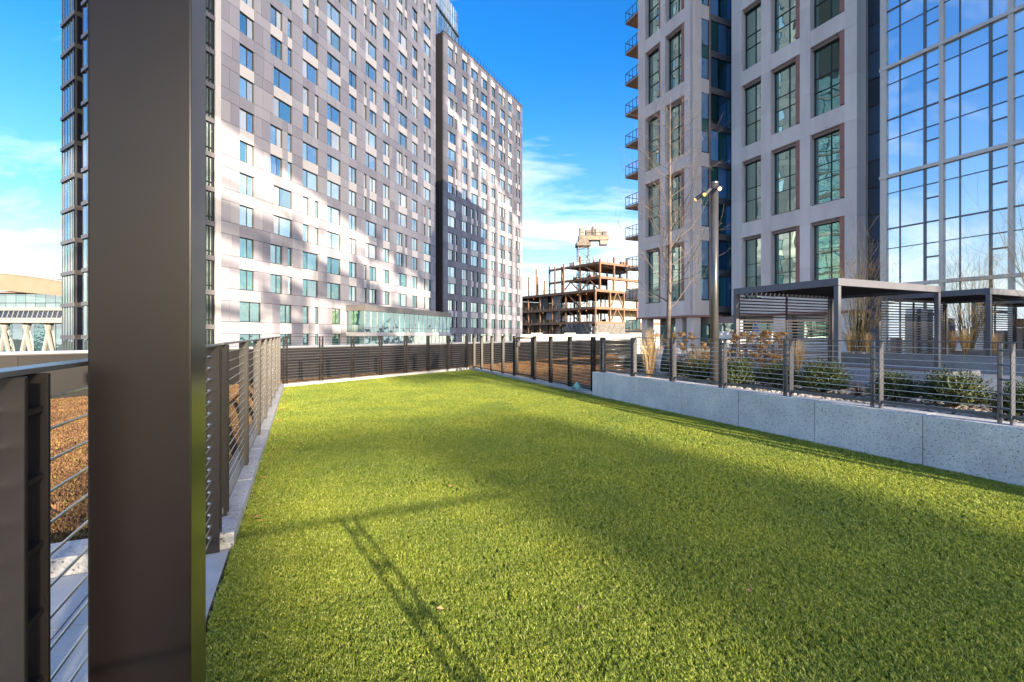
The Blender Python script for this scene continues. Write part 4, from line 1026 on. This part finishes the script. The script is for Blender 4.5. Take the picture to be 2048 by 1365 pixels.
# balconies
for k in range(12):
    z = 1.55 + H * k; p = bx('balcony_slab', T, 'paleg', -2.35, -.01, .25, 2.1, z, z + .16)
    bx('balcony_soffit', T, 'soffit', -2.3, -.012, .28, 2.08, z - .05, z - .002)
    for (a, c, d, e) in ((-2.33, -.03, .27, .31), (-2.33, -2.29, .312, 2.08)): bx('balcony_rail', T, 'frame', a, c, d, e, z + 1.18, z + 1.24); bx('balcony_rail', T, 'frame', a, c, d, e, z + .24, z + .29)
    for i in range(5): bx('balustrade_post', T, 'frame', -2.33 + i * .565, -2.28 + i * .565, .272, .308, z + .16, z + 1.18)
    bx('balustrade_post', T, 'frame', -2.33, -2.29, 2.03, 2.08, z + .16, z + 1.18)
    for i in range(4): bx('balustrade_glass', T, 'gL', -2.26 + i * .565, -1.80 + i * .565, .285, .295, z + .3, z + 1.16) if k < 2 else None
bx('end_panel', T, 'conc', -.02, .28, 1.01, 13.9, ZL, ZTOP - .1)

# ------------------------------------------------------------------ mirror glass tower (right)
V3 = 33.0; KC = 33.0 / 39.3
U3 = uof(1763, V3)
G = thing('glass_tower', 'mirror glass tower with pale mullion grid reflecting sky and clouds', 'building', W(U3, V3, 0), RZB)
def x3(p): return U3 - uof(p, V3)
gv = [(1768, 'L', .34), (1799.6, 'd', .06), (1849.5, 'D', .12), (1883.7, 'L', .20), (1919.7, 'd', .06), (1981, 'D', .12), (2022.5, 'L', .20), (2062, 'd', .06), (2135, 'D', .12), (2190, 'L', .3), (2240, 'd', .08), (2330, 'D', .18), (2400, 'L', .3)]
ZC0 = 4.33
levels = []
for n in range(-1, 5):
    zb = ZC0 + 8 * KC * n; levels += [(zb, 'L'), (zb + 2.7 * KC, 't'), (zb + 4.15 * KC, 'D'), (zb + 6.75 * KC, 't')]
levels = [l for l in levels if l[0] > 0.2 and l[0] < 37.5]
levels[0:0] = [(PZ, 'D')]
xs = [x3(p) for p, _, _ in gv]
for i in range(len(xs) - 1):
    for (za, _), (zb, _) in zip(levels, levels[1:]):
        op = gv[i][1] == 'D'
        if op and (zb - za) > 2.05:
            box('pane', G, 'gC', ((xs[i] + xs[i + 1]) / 2, .05, zb - .4), (xs[i + 1] - xs[i] - .06, .03, .72)); box('pane', G, 'gC', ((xs[i] + xs[i + 1]) / 2, .05, (za + zb - .8) / 2), (xs[i + 1] - xs[i] - .06, .03, zb - za - .86), (random.uniform(-.002, .002), 0, random.uniform(-.002, .002)))
            bx('vent_bar', G, 'mull_d', xs[i] + .05, xs[i + 1] - .05, .0, .034, zb - .85, zb - .78)
        else: box('pane', G, 'gC', ((xs[i] + xs[i + 1]) / 2, .05, (za + zb) / 2), (xs[i + 1] - xs[i] - .05, .03, zb - za - .05), (random.uniform(-.002, .002), 0, random.uniform(-.002, .002)))
for (p, t, w) in gv:
    a = x3(p); d_ = {'L': .10, 'D': .03, 'd': .01}[t]; m_ = {'L': 'mull_l', 'D': 'mull_d', 'd': 'mull_d'}[t]
    bx('mullion', G, m_, a - w / 2, a + w / 2, -d_, .036, PZ, 38)
for z, t in levels:
    if t == 'L': bx('ledge', G, 'mull_l', xs[0] - .2, xs[-1], -.14, .034, z - .11, z + .09)
    elif t == 'D': bx('transom', G, 'mull_d', xs[0], xs[-1], -.025, .033, z - .04, z + .04)
    else: bx('transom', G, 'mull_d', xs[0], xs[-1], -.008, .032, z - .02, z + .02)
bx('core', G, 'joint', .05, xs[-1], .2, 3.2, DZ, 37.9)
# blue link wall behind the concrete tower's end
lv = V3 + 3.4; lx0 = U3 - uof(1700, lv); lx1 = U3 - uof(1772, lv)
for j in range(20):
    z = PZ + j * 1.9
    for i, (a, c) in enumerate(((lx0, (lx0 + lx1) / 2), ((lx0 + lx1) / 2, lx1))): box('link_pane', G, 'gLink', ((a + c) / 2, 3.45, z + .95), (c - a - .04, .04, 1.84), (random.uniform(-.012, .012), 0, random.uniform(-.02, .02)))
    bx('link_transom', G, 'mull_d', lx0, lx1, 3.38, 3.42, z - .03, z + .03)
bx('link_core', G, 'joint', lx0, lx1, 3.5, 6, DZ, 38.05)
# added coloured panels suggesting background reflected in the ground storey glass
for i in range(26):
    a = .6 + i * .78; wd = random.uniform(.25, .6); z1_ = random.uniform(.8, 2.9); bx('reflection_panel', G, random.choice(['brick', 'white', 'rust2', 'paleg', 'taupe']), a, a + wd, -.30, -.17, PZ, z1_)
    if i % 2: bx('reflection_panel', G, random.choice(['brick', 'white', 'mull_d']), a + .02, a + wd - .02, -.28, -.18, z1_ + .01, z1_ + random.uniform(.3, .8))

# ------------------------------------------------------------------ construction site
cz0 = Vector((23.3, 130.0))
S = thing('steel_frame_building', 'unfinished rusty steel frame building with open floors', 'building', (cz0.x, cz0.y, 0), math.atan2(.595, .804))
def col_(x, y, z0, z1, m='rust', s=.45): bx('column', S, m, x - s / 2, x + s / 2, y - s / 2, y + s / 2, z0, z1)
fl = [1.35, 4.85, 9.0, 13.9]
for z in fl:
    bx('floor_deck', S, 'rust2', -.3, 30, -.3, 46, z - .25, z - .02)
    bx('edge_beam', S, 'rust', -.35, 30, -.36, -.05, z - .75, z - .26); bx('edge_beam', S, 'rust', -.36, -.05, -.04, 46, z - .75, z - .26)
    for i in range(8): bx('floor_beam', S, 'rust', 0, 30, 3 + i * 6 - .12, 3 + i * 6 + .12, z - .7, z - .27)
for z0, z1 in [(-14, 1.1), (1.35, 4.6), (4.85, 8.75), (9.0, 13.65)]:
    for i in range(6): col_(i * 6, 0, z0, z1)
    for i in range(1, 8): col_(0, i * 6, z0, z1)
    for i in range(1, 4):
        for j in range(1, 4): col_(i * 6, j * 9, z0, z1, 'rust2', .4)
def brace(a, b): q = MB(); q.bar(a, b, .3, .3); q.build('brace', 'rust', S)
for z0, z1 in [(1.35, 4.6), (4.85, 8.75), (9.0, 13.65)]:
    brace((-.0, 6.3, z0), (-.0, 11.7, z1)); brace((-.0, 17.7, z0), (-.0, 12.3, z1)); brace((0, 30.3, z0), (0, 35.7, z1)); brace((6.3, .0, z0), (9.0, .0, z1)); brace((11.7, .0, z0), (9.0, 0, z1))
# upper part
up = [(4, 2), (10, 2), (16, 2), (22, 2), (4, 10), (10, 10), (16, 10), (22, 10), (4, 18), (4, 24), (28, 2)]
for (x, y) in up: col_(x, y, 13.9, 23.5 + random.uniform(-1, 2))
for z in (18.0, 22.2):
    bx('edge_beam', S, 'rust', 3.8, 30, 1.7, 2.1, z - .7, z); bx('edge_beam', S, 'rust', 3.7, 4.1, 2.11, 24, z - .7, z); bx('floor_deck', S, 'rust2', 4.2, 30, 2.2, 18, z - .3, z - .08)
brace((3.9, 2.3, 14), (3.9, 6, 17.3)); brace((3.9, 10, 14), (3.9, 6, 17.3)); brace((3.9, 10, 14), (3.9, 14, 17.3)); brace((3.9, 18, 14), (3.9, 14, 17.3)); brace((3.9, 2.3, 18), (3.9, 8, 21.5))
for y in (13, 17, 22, 26, 30, 34, 39): col_(.1, y, 13.9, random.uniform(17.5, 22.5), 'rust', .35)
for y in (15, 27, 36): col_(9, y, 13.9, random.uniform(18, 22), 'rust', .35)
bx('sheathing', S, 'sheet', 8, 30, 2.5, 2.7, 13.95, 17.2); bx('sheathing', S, 'sheet', 17, 30, 2.3, 2.5, 18.05, 21.4); bx('sheathing', S, 'sheet', 12, 30, 6, 6.2, 4.9, 13.1)
bx('sheathing', S, 'sheet', 4, 30, 44, 44.3, -4, 13); bx('sheathing', S, 'sheet', 1, 30, .4, .6, -6, 1.0)
for (x0_, y0_, x1_, y1_, za, zb) in [(0, -.5, 9.5, -.5, 4.2, -.2), (9.5, -.5, 24, -.5, 4.2, -.6), (-.5, 1, -.5, 12, 4.2, .2)]:
    q = MB(); nx = 18; nz = 8
    for i in range(nx + 1):
        for j in range(nz + 1):
            f = i / nx; s = j / nz; sag = math.sin(f * math.pi) * 1.3; q.v.append((x0_ + (x1_ - x0_) * f + math.sin(i * 2.1 + j) * .12, y0_ + (y1_ - y0_) * f + math.sin(i * 1.7 + j * 1.3) * .18 - .1, za - (za - zb) * s * (.55 + .45 * math.sin(f * math.pi)) - sag * .2 * s))
    for i in range(nx):
        for j in range(nz): a = i * (nz + 1) + j; q.f.append((a, a + nz + 1, a + nz + 2, a + 1)); q.mi.append(0)
    q.build('tarpaulin', 'tarp', S, smooth=True)
rc = random.Random(12)
for z in fl + [18.0, 22.2]:                         # site clutter: guard posts, stacked bundles, shores, hanging netting
    up_ = z > 14
    for i in range(15): y = 1 + i * 3 if not up_ else 3 + i * 1.4; bx('guard_post', S, 'crane', (-.25 if not up_ else 3.9), (-.13 if not up_ else 4.02), y, y + .12, z, z + 1.1)
    bx('guard_cable', S, 'crane', (-.22 if not up_ else 3.93), (-.16 if not up_ else 3.99), 1, 44 if not up_ else 23, z + 1.0, z + 1.06)
    for i in range(9): x = 1 + i * 3; bx('guard_post', S, 'crane', x, x + .12, (-.25 if not up_ else 1.75), (-.13 if not up_ else 1.87), z, z + 1.1)
    for i in range(8):
        x = rc.uniform(4.5, 24); y = rc.uniform(3, 16 if up_ else 38); w = rc.uniform(.8, 3); bx('material_bundle', S, rc.choice(['crane_l', 'rust', 'sheet', 'tarp', 'rust2']), x, x + w, y, y + rc.uniform(.6, 2.5), z, z + rc.uniform(.4, 1.5))
for z0, z1 in [(1.35, 4.6), (4.85, 8.75), (9.0, 13.65)]:
    for i in range(12): x = rc.uniform(2, 20); y = rc.uniform(2, 34); bx('shore_post', S, 'crane_l', x, x + .18, y, y + .18, z0, z1)
    for i in range(3):
        y = rc.uniform(8, 30); w = rc.uniform(2, 4); bx('debris_netting', S, rc.choice(['tarp', 'net', 'rust2']), 1.0, 1.06, y, y + w, z0 + rc.uniform(0, 1.2), z1)
lb = MB()
for z in fl[1:]:
    for i in range(5):
        y = 4 + i * 7 + random.uniform(-2, 2); bx('work_light', S, 'lens', 2.5, 2.65, y, y + .15, z - .95, z - .82)
hd = pix(1040, 112); Hd = thing('site_hoarding', 'long white hoarding wall along the foot of the steel frame building', 'wall', (hd.x, hd.y, -14), 0)
for i in range(11): bx('hoarding_panel', Hd, 'sheet', i * 2.7, i * 2.7 + 2.66, i * .06, i * .06 + .1, 0, 15.2 + (0.35 if i % 3 == 1 else 0))
# crane
cp = pix(1166, 152); Cr = thing('tower_crane', 'tower crane with lattice mast and lettered counterweight deck above the steel frame', 'crane', (cp.x, cp.y, -14), 0)
q = MB(); r2 = 1.75; zt_ = 14 + CAMH + (HZ - 494) * 152 / 930
for sx in (-1, 1):
    for sy in (-1, 1): q.bar((sx * r2, sy * r2, 0), (sx * r2, sy * r2, zt_), .22, .22)
z = 24.0; f = 1
while z < zt_ - .1:
    for sy in (-1, 1):
        q.bar((-r2, sy * r2, z), (r2, sy * r2, z), .12, .12); q.bar((sy * r2, -r2, z), (sy * r2, r2, z), .12, .12); q.bar((-r2 * f, sy * r2, z), (r2 * f, sy * r2, min(z + 2.4, zt_)), .12, .12); q.bar((sy * r2, -r2 * f, z), (sy * r2, r2 * f, min(z + 2.4, zt_)), .12, .12)
    z += 2.4; f = -f
q.build('mast', 'crane', Cr)
bbox_obj('slew_platform', Cr, 'crane', -2.3, 2.3, -2.3, 2.3, zt_, zt_ + 1.2, .05); bbox_obj('slew_ring', Cr, 'crane', -1.6, 1.6, -1.6, 1.6, zt_ + 1.21, zt_ + 2.6, .1)
bbox_obj('machinery_deck', Cr, 'crane', -1.5, 8.2, -1.4, 1.4, zt_ + 1.9, zt_ + 3.5, .08)
bbox_obj('counterweight', Cr, 'crane_l', 5.4, 7.9, -1.2, 1.2, zt_ + .5, zt_ + 1.88, .08)
for (a, c, h, m_) in ((-1.2, .3, 2.6, 'crane_l'), (.8, 2.6, 1.9, 'crane'), (2.9, 3.6, 3.0, 'crane'), (3.9, 5.8, 2.4, 'crane_l'), (6.2, 7.6, 1.5, 'crane')): bbox_obj('winch_house', Cr, m_, a, c, -1.1, 1.1, zt_ + 3.51, zt_ + 3.5 + h, .08)
tx = bpy.data.curves.new('lettering', 'FONT'); tx.body = 'NEW YORK CRANE'; tx.size = 1.05; tx.extrude = .02; tx.align_x = 'CENTER'; tx.materials.append(MT['sign'])
to = bpy.data.objects.new('lettering', tx); to.location = (4.2, -1.44, zt_ + 2.3); to.rotation_euler = (R(90), 0, 0); link(to, Cr)
q = MB()
for x in (-1.4, 1, 3.4, 5.8, 8.1): q.bar((x, -1.35, zt_ + 3.5), (x, -1.35, zt_ + 4.5), .07, .07)
q.bar((-1.4, -1.35, zt_ + 4.5), (8.1, -1.35, zt_ + 4.5), .07, .07); q.bar((2.2, -.4, zt_ + 3.5), (2.4, -.4, zt_ + 8.0), .12, .12); q.bar((6.9, .3, zt_ + 3.5), (6.9, .3, zt_ + 6.6), .1, .1); q.bar((-1.0, 0, zt_ + 6.0), (2.4, -.4, zt_ + 8.0), .06, .06); q.bar((7.8, 0, zt_ + 3.5), (2.4, -.4, zt_ + 8.0), .06, .06); q.build('guard_rail', 'crane', Cr)

# ------------------------------------------------------------------ convention hall (far left)
K = 170 / 930.0
def hz_(y): return CAMH + (HZ - y) * K
cv = pix(0, 170); Cv = thing('convention_hall', 'long pale hall with curved tan roof and slanted V columns at the far left', 'building', (cv.x, cv.y, 0), 0)
q = MB(); N_ = 30
top = []; bot = []
for i in range(N_ + 1):
    x = -30 + 75 * i / N_; pxx = x / K; yt = 549 + .052 * pxx + .00055 * pxx * pxx * (1 if pxx > 0 else .3); yb = 581 + .09 * pxx; top.append((x, hz_(yt))); bot.append((x, hz_(yb)))
def prof(nm, upp, low, y0, y1, m):
    q = MB()
    for (x, zt), (_, zb) in zip(upp, low): q.v += [(x, y0, zb), (x, y0 - 1.5 if nm == 'roof' else y0, zt), (x, y1, zt), (x, y1, zb)]
    for i in range(len(upp) - 1):
        for k in range(4): q.f.append((i * 4 + k, i * 4 + (k + 1) % 4, i * 4 + 4 + (k + 1) % 4, i * 4 + 4 + k)); q.mi.append(0)
    return q.build(nm, m, Cv)
prof('roof', top, bot, 0, 40, 'tan')
prof('roof_trim', [(x, z + .55) for x, z in top], [(x, z + .02) for x, z in top], -1.8, 40, 'paleg')
for i in range(16):
    for (za, zb) in ((12.9, 16.4), (11.1, 12.8)): box('glazing_pane', Cv, 'gL', (-28 + i * 3.7 + 1.85, 4.0, (za + zb) / 2), (3.55, .1, zb - za - .1), (random.uniform(-.01, .01), 0, random.uniform(-.02, .02)))
bx('soffit', Cv, 'taupe', -30, 45, 1.0, 6, 16.41, 17.0); bx('hall_core', Cv, 'joint', -30, 45, 5, 40, -14, 16.4)
bx('ledge', Cv, 'paleg', -30, 45, -.5, 4, 9.85, 11.05); bx('ledge', Cv, 'paleg', -30, 45, -2.5, 3, 5.3, 7.1)
for i in range(40):
    x = -29 + i * 1.8; q = MB(); q.bar((x, 0, 9.84), (x + 1.2, -2.0, 7.11), .16, .16); q.build('slanted_mullion', 'paleg', Cv)
bx('slanted_glazing', Cv, 'gDark', -30, 45, 1.5, 1.7, 7.11, 9.84)
for i in range(9):
    x = -27 + i * 8; q = MB(); q.bar((x, 0, -14), (x - 4.2, 0, 5.29), .8, .8); q.build('slanted_column', 'paleg', Cv); q = MB(); q.bar((x + .9, 0.2, -14), (x + 5.0, .2, 5.29), .8, .8); q.build('slanted_column', 'paleg', Cv)
for i in range(18): box('lower_pane', Cv, 'gL' if i % 3 else 'gTeal', (-29 + i * 4.1 + 2, 4.5, -2), (3.9, .1, 14.4), (random.uniform(-.01, .01), 0, random.uniform(-.03, .03)))

# ------------------------------------------------------------------ added unseen sun blocker behind the viewer, shaped to throw the broken light
SA = Vector((0.835, 0.55))
D0 = 60.0
oc = SUN_TO * D0
OT = thing('sun_blocker', 'added unseen screen of sheets behind the viewer breaking up the low sun', 'building', (oc.x, oc.y, 0), math.atan2(SA.y, SA.x))
def sheet(a0, a1, z0, z1, m='net'): bx('blocker_sheet', OT, m, a0, a1, -.06, .06, z0, z1)
tn = math.tan(SUN_EL)
def hb(bv): return (D0 + bv) * tn

sheet(1.95, 4.6, hb(-2.5), hb(6.6)); sheet(.45, 1.94, hb(4.9), hb(7.0)); sheet(-1.1, .44, 6, hb(17))
sheet(7.6, 37.5, 6, hb(14)); sheet(4.61, 7.59, hb(12.0), hb(15))
def slant(a0, h0, a1, h1, w, m='net'):       # sun blocking strip whose lower edge runs from (a0,h0) to (a1,h1)
    q = MB(); q.v = [(a0, -.05, h0), (a1, -.05, h1), (a1, -.05, h1 + w[1]), (a0, -.05, h0 + w[0]), (a0, .05, h0), (a1, .05, h1), (a1, .05, h1 + w[1]), (a0, .05, h0 + w[0])]
    q.f = [(0, 1, 2, 3), (7, 6, 5, 4), (0, 4, 5, 1), (1, 5, 6, 2), (2, 6, 7, 3), (3, 7, 4, 0)]; q.mi = [0] * 6; q.build('blocker_sheet', m, OT)
slant(-40, 52, 4, 49.0, (70, 73)); slant(4, 49.0, 38, 43.0, (73, 79))          # upper part of the added sun blocker
slant(-6, 38.5, 9.5, 38.0, (3.5, 4.5)); slant(10.5, 35.5, 22, 36.5, (5.0, 3.2)); slant(24, 34.5, 37, 37.0, (4.5, 2.4)); slant(-6, 30.5, 5, 31, (1.2, 1.0)); slant(12, 30.0, 36, 31.5, (2.4, 1.2))
rs_ = random.Random(3)
for i in range(26):
    a0 = rs_.uniform(-5, 36); h0 = rs_.uniform(27, 47) - max(0, a0) * .12; w0 = rs_.uniform(1.2, 3.4); t0 = rs_.uniform(-1.2, 1.2)
    slant(a0, h0, a0 + w0, h0 + t0, (rs_.uniform(1.5, 4.5), rs_.uniform(1.0, 4.5)))
slant(38.05, 80.5, 45, 77.4, (42, 45)); slant(45.6, 76.2, 52, 73.6, (46, 49)); slant(52.5, 74.0, 60, 69.6, (48, 52)); slant(60.4, 68.6, 67, 66.4, (53, 56))                                          # beyond the gap
a_ = 38.05
for w_, g_, t_ in ((3.0, 1.0, -1.2), (2.4, 1.3, -2.6), (2.2, .9, -1.0), (2.4, 1.6, -3.2), (1.8, 1.1, -1.4), (2.0, 1.8, -3.0), (1.6, 1.3, -1.2), (1.5, 1.5, -2.4)):
    tp_ = 80.5 - (a_ - 38) * .5 + t_; slant(a_, 35, a_ + w_, 35, (tp_ - 35, tp_ - 35 - w_ * .5)); a_ += w_ + g_
for z in (24, 28, 32, 36, 40, 44): bx('blocker_beam', OT, 'rust', -40, 67, -.3, -.1, z - .15, z + .15)
for i in range(17): bx('blocker_column', OT, 'rust', -40 + i * 6.65 - .15, -40 + i * 6.65 + .15, -.35, -.08, -14, 48)
for i in range(8):
    q = MB(); q.bar((-34 + i * 13.3, -.5, 18), (-34 + i * 13.3 + 6.6, -.5, 47), .22, .22); q.build('blocker_brace', 'rust', OT)
